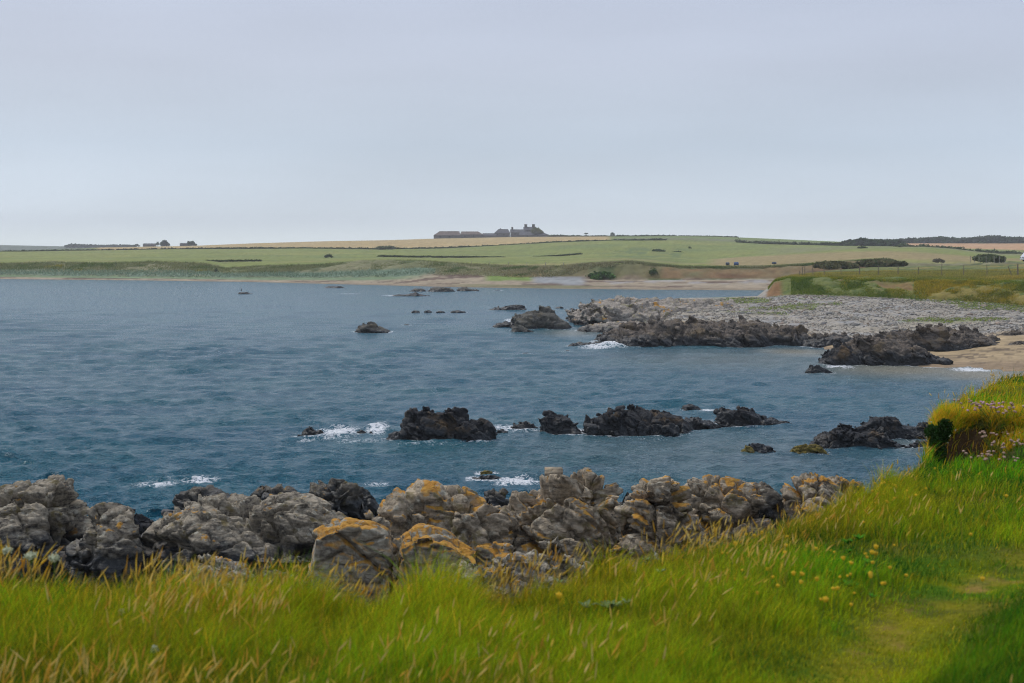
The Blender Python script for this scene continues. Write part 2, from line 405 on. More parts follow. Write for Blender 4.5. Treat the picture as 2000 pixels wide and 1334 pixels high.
def far_rows(px):
    s = shoreY(px); f = footY(px); d = dtopY(px)
    rows = [(s - 25, np.full_like(px, -1.5)), (s, np.full_like(px, 0.0)), (f, yz(cur(FOOT, px), f)), (d, yz(cur(DTOP, px), d))]
    for Yv, cv in ((540, MIDR), (760, HEDG), (1150, SKYL)):
        Yv = np.full_like(px, float(Yv)); rows.append((Yv, yz(cur(cv, px), Yv)))
    y8 = np.full_like(px, 1500.); rows.append((y8, yz(cur(SKYL, px) + 7, y8)))
    y9 = np.full_like(px, 2400.); rows.append((y9, yz(np.interp(px, [-900, 0, 120, 380, 2600], [478, 478.5, 481, 483, 477]), y9)))
    y10 = np.full_like(px, 2650.); rows.append((y10, y9 * 0 - 5.))
    return rows
FC = np.unique(np.concatenate([np.arange(-900, -60, 20), np.arange(-60, 2060, 2.6), np.arange(2060, 2900, 20)]))
FR = far_rows(FC)
def far_z(px, Y):
    """ground height of the far land for one column"""
    r = far_rows(np.array([float(px)])); ys = [float(a[0]) for a, b in r]; zs = [float(b[0]) for a, b in r]
    return float(np.interp(Y, ys, zs))
def build_far():
    seg = [6, 12, 26, 26, 16, 16, 10, 6, 4]
    Ys, Zs, Q = [], [], []
    for k, n in enumerate(seg):
        (y0, z0), (y1, z1) = FR[k], FR[k + 1]
        for j in range(n):
            t = j / n
            tz = t
            if k == 2:   # bank: steep lower part for the eroded cliff, rounded dune elsewhere
                cl = sstep(1020, 1080, FC)
                tz = (1 - cl) * t ** .8 + cl * np.clip(t * 1.9, 0, 1) ** .9
            Ys.append(y0 + (y1 - y0) * t); Zs.append(z0 + (z1 - z0) * tz); Q.append(np.full_like(FC, k + t))
    Ys.append(FR[-1][0]); Zs.append(FR[-1][1]); Q.append(np.full_like(FC, len(seg)))
    Y = np.array(Ys); Z = np.array(Zs); q = np.array(Q); px = np.repeat(FC[None], len(Y), 0)
    X = (px - 1000) / F * (Y * math.cos(TH) - (Z - CZ) * math.sin(TH))
    band = sstep(2.05, 2.4, q) * (1 - sstep(2.9, 3.6, q))
    Z = Z + band * (.45 * fbm2(X, Y, .09, 4, 2) + .15 * fbm2(X, Y, .5, 3, 6)) * 1.0
    Z = Z + sstep(3.3, 4, q) * .25 * fbm2(X, Y, .02, 3, 7) * (1 - sstep(5, 6, q))
    col = np.zeros(X.shape + (3,))
    n1 = fbm2(X, Y, .035, 5, 1); n2 = fbm2(X, Y, .25, 4, 2); n3 = fbm2(X, Y * 3, .03, 4, 12); nf = fbm2(X, Y, .9, 3, 31)
    def put(m, c):
        m = np.clip(m, 0, 1)[..., None]
        nonlocal col
        col = col * (1 - m) + np.array(c) * m
    W = lambda a, b, w=6: sstep(a - w, a + w, px) * (1 - sstep(b - w, b + w, px))
    put(np.ones_like(X), (.31, .255, .18))                       # sand
    put((q < 1.15) * 1.0, (.24, .19, .13))                      # wet sand
    put(sstep(.05, .3, fbm2(X, Y * 4, .10, 4, 77)) * sstep(1.1, 1.25, q) * .85, (.11, .07, .055))   # wrack lines
    put(sstep(.0, .5, n2) * sstep(1.4, 1.7, q) * W(1040, 1560, 30) * .8, (.30, .29, .28))   # stones at the bank's foot
    put(sstep(.5, .75, q - 1 + .15 * n1) * (1 - sstep(760, 860, px)) * (q < 2.05), (.16, .22, .12))
    # vegetated bank
    gr = sstep(1.95, 2.12, q + .1 * n2)
    put(gr, (.155, .165, .078))
    put(gr * sstep(-.1, .5, n1), (.21, .20, .11))
    put(gr * sstep(.15, .55, n2), (.07, .09, .035))
    put(gr * (1 - sstep(2.25, 2.4, q + .1 * n1)) * (1 - sstep(820, 880, px)), (.15, .21, .15))   # marram, blue green
    put(sstep(1.55, 1.7, q + .1 * n2) * (q < 2.05) * W(950, 1040, 10), (.17, .24, .06))
    put(sstep(1.25, 1.5, q + .15 * n2) * (q < 2.05) * W(1042, 1140, 12), (.27, .28, .28))
    put(sstep(1.0, 1.1, q) * (q < 1.3) * sstep(-.1, .2, n3) * W(900, 1500, 40) * .7, (.15, .15, .07))
    # eroded brown face
    ero = sstep(2.0, 2.06, q) * (1 - sstep(2.52, 2.66, q + .12 * n2))
    er_x = np.maximum(W(1290, 1700, 14) * (.75 + .5 * n2), np.maximum(.95 * W(1035, 1150) * (n1 * .6 + .65), .9 * W(1200, 1290) * (n1 + .6)))
    put(ero * np.clip(er_x, 0, 1), (.20, .13, .065))
    put(ero * np.clip(er_x, 0, 1) * sstep(.1, .5, n3), (.15, .085, .045))
    put(ero * W(990, 1060, 20) * .5, (.30, .17, .075))
    # fields
    fg = sstep(2.92, 3.05, q + .06 * n2)
    put(fg, (.185, .215, .055))
    put(fg * sstep(-.2, .6, n1) * .7, (.23, .235, .07))
    put(fg * sstep(.1, .6, n3) * .6, (.13, .175, .06))
    put(fg * (1 - sstep(3.2, 3.7, q)) * sstep(-.1, .5, n1) * .8, (.24, .21, .09))
    put(sstep(3.0, 3.1, q) * (1 - sstep(3.75, 4.0, q + .3 * (px - 1390) / 300)) * sstep(1370, 1410, px), (.27, .215, .10))   # dry pasture
    put(sstep(3.8, 4.02, q) * (1 - sstep(4.3, 4.8, q)) * sstep(1460, 1560, px), (.19, .20, .085))
    put(sstep(3.2, 3.4, q) * (1 - sstep(4.3, 4.6, q)) * W(1190, 1350, 40) * sstep(-.1, .3, n2) * .7, (.08, .125, .05))
    put((q > 5.0) * W(190, 1190, 8) * (q <= 7.01), (.40, .30, .135))            # straw field
    put((q > 5.0) * sstep(1190, 1210, px) * (q <= 7.01), (.15, .20, .055))
    put((q > 5.0) * (q < 5.45) * sstep(1190, 1210, px) * .6, (.17, .165, .10))
    put((q > 5.0) * sstep(1755, 1775, px) * (q <= 7.01), (.46, .275, .14))          # tan field
    put((q > 5.0) * (1 - sstep(150, 195, px)) * (q <= 7.01), (.13, .16, .08))
    put(q > 7.2, (.10, .13, .09))
    col *= (1 + .22 * n2 * .5 + .15 * nf)[..., None]
    m = colmat('far_ground', nsc=.6, var=.22, bump=.15)
    o = mk('far_shore', np.stack([X, Y, Z], -1).reshape(-1, 3), gridfaces(*X.shape), m, smooth=True, col=col.reshape(-1, 3))
    tag(o, 'low far shore with beach, grassy bank and fields rising to the skyline', 'land', kind='structure')
build_far()

# ------------------------------------------------------------------ pebble beach and headland at the right
B_SH = [(1000, 645), (1200, 645), (1300, 648), (1400, 656), (1500, 666), (1600, 676), (1680, 706), (1800, 714), (1870, 717), (2000, 724), (2200, 745), (2900, 800)]
B_MID = [(1000, 618), (1250, 618), (1400, 628), (1500, 642), (1600, 655), (1700, 664), (1850, 668), (1960, 652), (2200, 652), (2900, 665)]
B_FT = [(1000, 588), (1250, 588), (1400, 584), (1480, 582), (1560, 577), (1650, 580), (1750, 585), (1850, 589), (1950, 595), (2000, 601), (2200, 618), (2900, 650)]
B_ED = [(1000, 587), (1400, 582), (1480, 579), (1500, 566), (1512, 549), (1540, 543), (1650, 545), (1800, 548), (1900, 550), (2000, 553), (2200, 560), (2900, 590)]
B_TP = [(1000, 586), (1400, 581), (1480, 578), (1502, 560), (1516, 545), (1545, 539), (1590, 536), (1700, 535), (1850, 534), (2000, 534), (2900, 545)]
BC = np.unique(np.concatenate([np.arange(1020, 1260, 6), np.arange(1260, 2080, 1.7), np.arange(2080, 2900, 12)]))
def b_rows(px):
    y0 = dist_at(cur(B_SH, px), 0.0)
    y1 = np.interp(px, [1000, 1400, 1700, 2000, 2900], [160, 140, 122, 118, 100.])
    y1 = np.maximum(y1, y0 + 4)
    y2 = np.interp(px, [1000, 1500, 2000, 2900], [172, 168, 150, 120.])
    y3 = y2 + np.interp(px, [1480, 1520, 2900], [4, 7, 7])
    y4 = np.interp(px, [1000, 1480, 1560, 2000, 2900], [185, 184, 186, 178, 160.])
    y5 = y4 + np.interp(px, [1480, 1520, 2900], [6, 45, 60])
    z = lambda c, y: yz(cur(c, px), y)
    hl = sstep(1490, 1560, px)
    z5 = (1 - hl) * -1.5 + hl * yz(np.interp(px, [1500, 1600, 1700, 2000], [545, 530, 522, 516]), y5)
    lw = 3.2 * (1 - sstep(1225, 1330, px))
    return [(y0 - 8, np.full_like(px, -.8)), (y0, np.full_like(px, 0.02) - lw), (y1, z(B_MID, y1) - lw), (y2, z(B_FT, y2) - lw), (y3, z(B_ED, y3) - lw), (y4, z(B_TP, y4) - lw), (y5, z5), (y5 + 60, z5 - 3)]
BR = b_rows(BC)
def build_beach():
    seg = [5, 26, 44, 34, 18, 14, 5]
    Ys, Zs, Q = [], [], []
    for k, n in enumerate(seg):
        (y0, z0), (y1, z1) = BR[k], BR[k + 1]
        for j in range(n):
            t = j / n
            tz = t if k != 3 else (1 - (1 - t) ** 1.5)
            Ys.append(y0 + (y1 - y0) * t); Zs.append(z0 + (z1 - z0) * tz); Q.append(np.full_like(BC, k + t))
    Ys.append(BR[-1][0]); Zs.append(BR[-1][1]); Q.append(np.full_like(BC, len(seg)))
    Y = np.array(Ys); Z = np.array(Zs); q = np.array(Q); px = np.repeat(BC[None], len(Y), 0)
    X = (px - 1000) / F * (Y * math.cos(TH) - (Z - CZ) * math.sin(TH))
    face = sstep(3.0, 3.2, q) * (1 - sstep(4.0, 4.6, q)) * sstep(1500, 1540, px)
    Z = Z + face * (.35 * fbm2(X, Y, .35, 4, 2)) + sstep(1.9, 2.3, q) * (1 - sstep(2.9, 3.1, q)) * .10 * fbm2(X, Y, .7, 4, 3)
    Y = Y + face * .9 * fbm2(X, Z * 2, .3, 4, 8)
    n1 = fbm2(X, Y, .12, 5, 1); n2 = fbm2(X, Y, .8, 4, 2); n3 = fbm2(X, Z * 3, .25, 4, 14)
    col = np.zeros(X.shape + (3,))
    def put(m, c):
        m = np.clip(m, 0, 1)[..., None]
        nonlocal col
        col = col * (1 - m) + np.array(c) * m
    put(np.ones_like(X), (.35, .265, .155))                        # sand
    put((1 - sstep(1.1, 1.35, q)), (.26, .19, .12))                # wet sand
    put(sstep(.22, .45, fbm2(X, Y * 4, .35, 4, 91)) * sstep(1.05, 1.2, q) * .8, (.10, .075, .055))     # weed left by the tide
    put((1 - sstep(.0, .35, np.abs(n1))) * .35, (.42, .32, .19))
    pb = sstep(1.8, 2.1, q + .15 * n1)
    put(pb, (.33, .30, .25))
    put(pb * sstep(-.1, .5, n2), (.25, .245, .235))
    put(pb * sstep(.25, .6, n1) * .7, (.33, .29, .22))
    put(sstep(2.35, 2.5, q) * sstep(.05, .35, n1 + .25 * n2), (.15, .19, .06))   # weeds between stones
    gr = sstep(3.0, 3.05, q + .05 * n2) * sstep(1500, 1512, px)
    put(gr, (.135, .155, .045))
    put(gr * sstep(0, .5, n1), (.22, .18, .05))
    put(gr * sstep(.1, .5, n2), (.08, .11, .03))
    so = sstep(3.0, 3.05, q) * (1 - sstep(3.6, 3.95, q)) * np.clip(sstep(1490, 1500, px) * (1 - sstep(1512, 1536, px)) * 1.6 + sstep(.45, .6, n3) * .7, 0, 1)
    put(so * sstep(1492, 1502, px), (.21, .12, .055))
    col *= (1 + .18 * n2)[..., None]
    m = colmat('beach_ground', nsc=1.5, var=.28, bump=.08)
    o = mk('right_shore', np.stack([X, Y, Z], -1).reshape(-1, 3), gridfaces(*X.shape), m, smooth=True, col=col.reshape(-1, 3))
    tag(o, 'sand and pebble shore below a grassy bank at the right', 'land', kind='structure')
build_beach()
def b_point(px, q):
    """point on the right-hand shore: column px (array), row parameter q (array)"""
    rows = b_rows(px); k = np.clip(np.floor(q).astype(int), 0, 6); t = q - k
    Yv = np.array([a for a, b in rows]); Zv = np.array([b for a, b in rows]); i = np.arange(len(px))
    tz = np.where(k == 3, 1 - (1 - t) ** 1.5, t)
    Y = Yv[k, i] * (1 - t) + Yv[k + 1, i] * t; Z = Zv[k, i] * (1 - tz) + Zv[k + 1, i] * tz
    X = (px - 1000) / F * (Y * math.cos(TH) - (Z - CZ) * math.sin(TH))
    return X, Y, Z

# icosahedron for stones
def ico():
    bm = bmesh.new(); bmesh.ops.create_icosphere(bm, subdivisions=1, radius=1)
    v = np.array([x.co[:] for x in bm.verts]); f = np.array([[a.index for a in x.verts] for x in bm.faces]); bm.free(); return v, f
IV, IF_ = ico()
def build_pebbles():
    r = np.random.default_rng(5); n = 18000
    px = r.uniform(1300, 2060, n); q = 1.95 + 1.08 * r.random(n) ** .8
    X, Y, Z = b_point(px, q)
    s = .04 + .11 * r.random(n) ** 6 + .30 * (r.random(n) > .994) * r.random(n)
    v = IV[None] * (1 + .25 * r.normal(size=(n, len(IV), 1))) * s[:, None, None] * np.stack([r.uniform(.8, 1.5, n), r.uniform(.8, 1.4, n), r.uniform(.45, .8, n)], 1)[:, None]
    a = r.uniform(0, 6.28, n); ca, sa = np.cos(a)[:, None], np.sin(a)[:, None]
    v = np.stack([v[..., 0] * ca - v[..., 1] * sa, v[..., 0] * sa + v[..., 1] * ca, v[..., 2]], -1)
    v += np.stack([X, Y, Z + .03], 1)[:, None]
    pal = np.array([(.33, .30, .245), (.27, .26, .24), (.41, .375, .32), (.20, .19, .18), (.34, .27, .215), (.30, .29, .245)])
    col = pal[r.integers(0, 6, n)] * r.uniform(.75, 1.15, (n, 1))
    f = IF_[None] + (np.arange(n) * len(IV))[:, None, None]
    o = mk('pebbles', v.reshape(-1, 3), f.reshape(-1, 3), colmat('pebble', nsc=9, var=.15, bump=.01), col=np.repeat(col, len(IV), 0))
    tag(o, 'grey and tan pebbles and cobbles covering the beach', 'pebbles', kind='stuff')
build_pebbles()

# ------------------------------------------------------------------ blades
def blades(base, h, w, lean, yaw, col, tip=None, rows=(0, .38, .72, 1.0)):
    n = len(base); R = len(rows); t = np.array(rows)[None, :, None]
    side = np.stack([np.cos(yaw), np.sin(yaw), np.zeros(n)], 1)[:, None]
    ln = np.concatenate([lean, np.zeros((n, 1))], 1)[:, None]
    h_ = h[:, None, None]
    mid = base[:, None] + np.array([0, 0, 1.])[None, None] * h_ * t * (1 - .25 * t * np.linalg.norm(lean, axis=1)[:, None, None]) + ln * h_ * t ** 2
    hw = (w[:, None, None] * .5) * (1 - .88 * t ** 1.8)
    v = np.stack([mid - side * hw, mid + side * hw], 2)        # n,R,2,3
    k = (np.arange(n) * 2 * R)[:, None] + (np.arange(R - 1) * 2)[None]
    f = np.stack([k, k + 1, k + 3, k + 2], -1).reshape(-1, 4)
    c = col[:, None, None] * np.ones((1, R, 2, 1))
    if tip is not None: c = c * (1 - .6 * t[..., None]) + tip[:, None, None] * (.6 * t[..., None])
    return v.reshape(-1, 3), f, c.reshape(-1, 3)
def heads(base, L_, rad, dirv, col):
    """spindle shaped seed heads"""
    n = len(base); ts = np.array([0, .15, .4, .7, 1.0]); rr = np.array([.15, .75, 1, .7, .1]); K = 4
    a = np.arange(K) * 2 * math.pi / K
    d = dirv / np.linalg.norm(dirv, axis=1, keepdims=True)
    u = np.cross(d, np.array([0, 1, 0.])); u /= np.linalg.norm(u, axis=1, keepdims=True) + 1e-9; w = np.cross(d, u)
    v = base[:, None, None] + d[:, None, None] * (L_[:, None] * ts)[:, :, None, None] + \
        (rad[:, None] * rr)[:, :, None, None] * (u[:, None, None] * np.cos(a)[None, None, :, None] + w[:, None, None] * np.sin(a)[None, None, :, None])
    k = (np.arange(n) * len(ts) * K)[:, None, None] + (np.arange(len(ts) - 1) * K)[None, :, None]; j = np.arange(K)[None, None]
    f = np.stack([k + j, k + (j + 1) % K, k + K + (j + 1) % K, k + K + j], -1).reshape(-1, 4)
    return v.reshape(-1, 3), f, np.repeat(col, len(ts) * K, 0)
def join(parts):
    vs_, fs, cs = [], [], []; o = 0
    for v, f, c in parts:
        vs_.append(v); fs.append(f + o); cs.append(c); o += len(v)
    return np.concatenate(vs_), np.concatenate(fs), np.concatenate(cs)
def pal_mix(r, n, cols, weights=None):
    c = np.array(cols); i = r.choice(len(c), n, p=weights); return c[i] * r.uniform(.8, 1.2, (n, 1))

def build_bank_grass():
    r = np.random.default_rng(8); n = 90000
    px = r.uniform(1500, 2080, n); q = 3.04 + 2.3 * r.random(n)
    X, Y, Z = b_point(px, q)
    nn = fbm2(X, Y, .12, 4, 1); n2 = fbm2(X, Y, .5, 3, 19)
    bare = (fbm2(X, Z * 3, .25, 4, 14) > .42) & (q < 3.8)
    ok = ~bare & ((px > 1545) | (q > 3.9)); X, Y, Z, nn, n2, q = X[ok], Y[ok], Z[ok], nn[ok], n2[ok], q[ok]; n = len(X)
    h = .14 + .16 * r.random(n) + .12 * np.clip(nn, 0, 1)
    g = np.array([.15, .21, .025]); dg = np.array([.065, .13, .022]); ye = np.array([.40, .31, .035]); st = np.array([.46, .35, .12])
    m1 = sstep(-.15, .35, nn + .3 * r.normal(size=n))[:, None]; m2 = sstep(.0, .4, n2)[:, None]; m3 = (sstep(3.95, 4.6, q) * (.35 + .3 * r.random(n)))[:, None]
    col = g * (1 - m1) + ye * m1; col = col * (1 - .6 * m2) + dg * .6 * m2; col = col * (1 - m3) + st * m3
    v, f, c = blades(np.stack([X, Y, Z - .03], 1), h, .035 + .03 * r.random(n), r.normal(size=(n, 2)) * .35 + [.15, 0], r.uniform(0, 3.14, n), col * r.uniform(.7, 1.3, (n, 1)), rows=(0, .5, 1))
    tag(mk('bank_grass', v, f, M['leaf'], col=c), 'rough green and yellow grass on the right-hand bank', 'grass', kind='stuff')
    # weeds growing among the beach stones
    n = 16000; px = r.uniform(1420, 2050, n); q = 2.4 + .62 * r.random(n); X, Y, Z = b_point(px, q)
    ok = fbm2(X, Y, .12, 5, 1) + .25 * fbm2(X, Y, .8, 4, 2) > .08
    X, Y, Z = X[ok], Y[ok], Z[ok]; n = len(X)
    v, f, c = blades(np.stack([X, Y, Z], 1), .10 + .12 * r.random(n), .05 + .04 * r.random(n), r.normal(size=(n, 2)) * .6, r.uniform(0, 3.14, n), pal_mix(r, n, [(.14, .22, .03), (.22, .28, .05), (.30, .32, .10)]), rows=(0, .5, 1))
    tag(mk('beach_weeds', v, f, M['leaf'], col=c), 'low green weeds spread between the beach stones', 'weeds', kind='stuff')
build_bank_grass()
def build_dune_grass():
    r = np.random.default_rng(9); n = 60000
    px = r.uniform(-60, 1700, n); t = r.random(n) ** .8
    f0 = footY(px); d0 = dtopY(px); z0 = yz(cur(FOOT, px), f0); z1 = yz(cur(DTOP, px), d0)
    cl = sstep(1020, 1080, px); tz = (1 - cl) * t ** .8 + cl * np.clip(t * 1.9, 0, 1) ** .9
    Y = f0 + (d0 - f0) * t; Z = z0 + (z1 - z0) * tz; X = (px - 1000) / F * (Y * math.cos(TH) - (Z - CZ) * math.sin(TH))
    n1 = fbm2(X, Y, .05, 4, 41); n2 = fbm2(X, Y, .2, 3, 42)
    ok = ~((px > 1290) & (t < .55)) & ~((px > 1035) & (px < 1290) & (t < .5) & (n1 < .25)) & (Y < d0 + 1)
    X, Y, Z, n1, n2, t, px = [a[ok] for a in (X, Y, Z, n1, n2, t, px)]; n = len(X)
    c0 = np.array([.22, .24, .11]); c1 = np.array([.32, .30, .17]); c2 = np.array([.13, .18, .06]); c3 = np.array([.22, .31, .23]); c4 = np.array([.30, .27, .03])
    a = sstep(-.2, .5, n1)[:, None]; b = sstep(.15, .5, n2)[:, None]; mr_ = ((t < .35) & (px < 850))[:, None] * .8
    col = c0 * (1 - a) + c1 * a; col = col * (1 - b) + c2 * b; col = col * (1 - mr_) + c3 * mr_
    gs = ((fbm2(X, Y, .12, 3, 51) > .55) & (px < 420) & (t > .3))[:, None] * .8; col = col * (1 - gs) + c4 * gs
    v, f, c = blades(np.stack([X, Y, Z - .05], 1), .3 + .35 * r.random(n), .09 + .08 * r.random(n), r.normal(size=(n, 2)) * .4, r.uniform(0, 3.14, n), col * r.uniform(.75, 1.25, (n, 1)), rows=(0, .5, 1))
    tag(mk('marram_grass', v, f, M['leaf'], col=c), 'tufted marram and rough grass on the far dune bank', 'grass', kind='stuff')
build_dune_grass()

# ------------------------------------------------------------------ leafy masses: bushes, hedges, trees
def leafcloud(r, centers, radii, n, size, cols, shell=.75):
    """n small leaf quads spread through blobs"""
    k = r.integers(0, len(centers), n)
    d = r.normal(size=(n, 3)); d /= np.linalg.norm(d, axis=1, keepdims=True)
    p = centers[k] + d * radii[k] * (shell + (1.05 - shell) * r.random((n, 1)))
    u = r.normal(size=(n, 3)); u /= np.linalg.norm(u, axis=1, keepdims=True); w = np.cross(u, r.normal(size=(n, 3))); w /= np.linalg.norm(w, axis=1, keepdims=True)
    s = size * r.uniform(.6, 1.4, (n, 1))
    v = np.stack([p - u * s - w * s * .6, p + u * s - w * s * .6, p + u * s + w * s * .6, p - u * s + w * s * .6], 1)
    f = (np.arange(n) * 4)[:, None] + np.arange(4)[None]
    tone = r.uniform(.6, 1.35, len(centers))[k][:, None]
    c = np.repeat(pal_mix(r, n, cols) * tone, 4, 0)
    return v.reshape(-1, 3), f, c
GREENS = [(.045, .075, .035), (.06, .095, .04), (.035, .06, .03)]
def hedge_blobs(r, pts, Y, h, w, step):
    """blob centres along a line of (px, py at base)"""
    p = np.array(pts, float); out, rad = [], []
    if np.ndim(Y) == 0: Y = np.full(len(p), float(Y))
    W3 = P(p[:, 0], p[:, 1], Y)
    for a, b in zip(W3[:-1], W3[1:]):
        L_ = np.linalg.norm(b - a); k = max(1, int(L_ / step))
        for j in range(k):
            c = a + (b - a) * (j + r.random()) / k; s = h * r.uniform(.35, .62)
            out.append(c + [0, r.normal() * w * .3, s * r.uniform(.35, 1.1)]); rad.append([max(s, w * .5) * 1.1, max(w * .5, s), s])
    return np.array(out), np.array(rad)
def hedge(name, label, pts, Y, h, w, cols=[(.09, .12, .06), (.11, .14, .065)], dens=10, leaf=None, seed=1, step=None, kind=None, cat='hedge'):
    r = np.random.default_rng(seed); c, rad = hedge_blobs(r, pts, Y, h, w, (step or h * .7) * .55); rad[:, 0] *= 1.5
    leaf = leaf or h * .12
    n = int(len(c) * dens * 5)
    v, f, col = leafcloud(r, c, rad, n, leaf, cols, .35)
    base = c.mean(0); base[2] = v[:, 2].min()
    o = mk(name, v, f, M['leaf_dull'], col=col, loc=base)
    tag(o, label, cat, kind=kind); return o
def tree(name, label, px, pyb, Y, hpx, wpx, cols=GREENS, seed=1, flat=False, trunk=.25, n=900, lean=0, group=None):
    r = np.random.default_rng(seed); b = P(px, pyb, Y); H = hpx * Y / F; Wd = wpx * Y / F
    root = empty(name, b, label, 'tree' if trunk > .05 else 'bush', group)
    m = 9 if not flat else 7
    z0 = H * trunk; cs = []; rs = []
    for i in range(m):
        a = i * 2.4; q = math.sqrt((i + .5) / m)
        zz = z0 + (H - z0) * (.5 if flat else .18 + .55 * (1 - q * q) + .08 * r.random())
        cs.append([Wd * .36 * q * math.cos(a) + lean * zz, Wd * .36 * q * math.sin(a), zz]); s = (H - z0) * (.34 if not flat else .3) * r.uniform(.8, 1.15)
        rs.append([Wd * .2 * r.uniform(.8, 1.2), Wd * .2, s])
    cs = np.array(cs); rs = np.array(rs)
    v, f, c = leafcloud(r, cs, rs, n, max(Wd, H) * .035, cols, .5)
    mk('crown' if trunk > .05 else 'foliage', v, f, M['leaf_dull'], root, c)
    # trunk and limbs
    bm = bmesh.new()
    def limb(a, bb, r0, r1):
        a = Vector(a); bb = Vector(bb); d = bb - a
        mt = Matrix.Translation((a + bb) / 2) @ d.to_track_quat('Z', 'Y').to_matrix().to_4x4()
        bmesh.ops.create_cone(bm, cap_ends=True, segments=7, radius1=r0, radius2=r1, depth=d.length, matrix=mt)
    limb((0, 0, -.3), (lean * z0, 0, z0 + H * .15), H * .035, H * .02)
    for q in cs[:5]: limb((lean * z0, 0, z0 * .9), tuple(q), H * .018, H * .006)
    me = bpy.data.meshes.new('trunk'); bm.to_mesh(me); bm.free(); me.materials.append(M['bark'])
    t = bpy.data.objects.new('trunk' if trunk > .05 else 'stems', me); C.objects.link(t); t.parent = root
    return root
hedge('hedge', 'long dark hedge between the straw field and the green fields below', [(0, 492.5), (200, 489.5), (400, 486.5), (600, 485.5), (740, 487.5), (860, 485.5), (960, 481.5), (1080, 474.5), (1200, 470.5), (1300, 468.5)], 758, .9, 1.4, dens=7, seed=2, step=1.6, leaf=.3, cols=[(.11, .14, .07), (.09, .12, .06)])
hedge('hedge', 'short thick hedge in the straw field below the left part of the farm', [(735, 486.5), (770, 486.5)], 745, 2.0, 2, dens=12, seed=31, leaf=.3)
hedge('hedge', 'skyline hedge running right from the farm past two small trees', [(1072, 462.5), (1145, 463.5), (1200, 463), (1320, 462.5)], 1140, 1.6, 2, dens=8, seed=3, leaf=.4)
hedge('hedge', 'straight hedge along the top of the green skyline hill', [(1325, 462.3), (1400, 463.5), (1440, 464.5)], 1140, 1.1, 2, dens=8, seed=4, leaf=.35)
hedge('hedge', 'low broken hedge in the green field above the left sand gap', [(400, 511.5), (440, 510.5), (510, 509.5)], 430, .5, .8, dens=7, seed=5, leaf=.13)
hedge('hedge', 'low hedge line crossing the middle of the green field below the farm', [(740, 501), (800, 502), (900, 503), (985, 503.5)], 520, .55, 1, dens=7, seed=6, leaf=.16)
hedge('hedge', 'faint hedge climbing right from the middle of the green field', [(1040, 503), (1090, 500), (1135, 496)], 540, .45, .8, dens=7, seed=7, leaf=.16)
hedge('hedge', 'dark hedge with stone wall below the green skyline hill', [(1440, 475), (1490, 477), (1550, 479.5)], 762, 2.0, 1.5, dens=8, seed=8, leaf=.35)
hedge('hedge', 'scrubby hedge between the round tree and the dark wood', [(1560, 481), (1620, 480), (1660, 480)], 762, 2.0, 2, dens=9, seed=9, leaf=.4)
hedge('hedge', 'thick dark hedge below the tan field at the right', [(1750, 485), (1800, 486), (1850, 489), (1900, 494), (1950, 498), (2100, 500)], 575, 1.9, 2.2, dens=14, seed=10, leaf=.28)
def wood(name, label, tops, base, Y, seed, dens=20, cat='wood', leaf=.9, cols=GREENS):
    r = np.random.default_rng(seed); tp = np.array(tops, float); xs = np.arange(tp[0, 0], tp[-1, 0], 3.2)
    cs, rs = [], []
    for x in xs:
        t = np.interp(x, tp[:, 0], tp[:, 1]); bb = np.interp(x, [a for a, b in base], [b for a, b in base])
        H = (bb - t) * Y / F
        for q in range(3):
            s = H * r.uniform(.28, .45); c = P(x + r.normal() * 2, bb, Y + r.normal() * 8)
            c[2] += (H - s) * (1 if q == 0 else r.random()); cs.append(c); rs.append([s * 1.3, s * 1.6, s])
    cs, rs = np.array(cs), np.array(rs)
    v, f, c = leafcloud(r, cs, rs, len(cs) * dens, leaf, cols, .5)
    tag(mk(name, v, f, M['leaf_dull'], col=c), label, cat, kind='stuff')
wood('woods', 'dark belt of trees on the skyline above the tan field', [(1740, 470), (1760, 466.5), (1800, 465), (1840, 462.5), (1860, 464), (1880, 465.5), (1920, 462), (1945, 459), (1960, 462), (2000, 463.5), (2120, 463)], [(1740, 475), (2120, 475.5)], 1140, 12, 34)
wood('woodland', 'dark scrub wood on the skyline left of the tan field', [(1642, 476), (1655, 469), (1670, 467), (1690, 464.5), (1700, 467), (1725, 468), (1745, 468), (1765, 471)], [(1642, 480), (1765, 480)], 780, 13, 34, leaf=.6)
wood('distant_treeline', 'blue grey treeline on the far left skyline', [(130, 479.5), (142, 476.8), (160, 478), (180, 478.2), (190, 479.4), (230, 478.8), (262, 479)], [(130, 482.5), (262, 482.5)], 2000, 14, 30, leaf=1.3)
tree('round_tree', 'big round tree between the two far left houses', 321, 484, 1300, 15, 20, seed=20, trunk=.12, n=1600)
tree('round_tree', 'dome shaped tree at the right end of the far left houses', 374, 482, 1250, 10.5, 20, seed=21, trunk=.1, n=1500)
tree('round_tree', 'low round tree at the left end of the far left houses', 267, 482.5, 1500, 6, 12, seed=22, trunk=.12, n=700)
tree('leaning_tree', 'thin tree beside the barn of the far left houses', 308, 483, 1350, 11, 8, seed=23, trunk=.3, n=500)
tree('windswept_tree', 'small flat topped tree alone on the skyline hedge nearest the farm', 1144, 462.5, 1145, 8.5, 9, seed=24, flat=True, trunk=.5, n=500, lean=.15)
tree('windswept_tree', 'small dark round tree on the skyline hedge farther right', 1196, 462.5, 1145, 9, 10, seed=25, trunk=.3, n=700)
tree('farm_tree', 'yellow green tree growing against the tall farmhouse', 1048, 461, 1185, 16, 26, seed=26, trunk=.2, n=1500, cols=[(.12, .14, .04), (.16, .17, .05)])
tree('hedge_tree', 'round dark tree in the hedge below the green skyline hill', 1552, 481, 758, 9, 14, seed=27, trunk=.12, n=900)
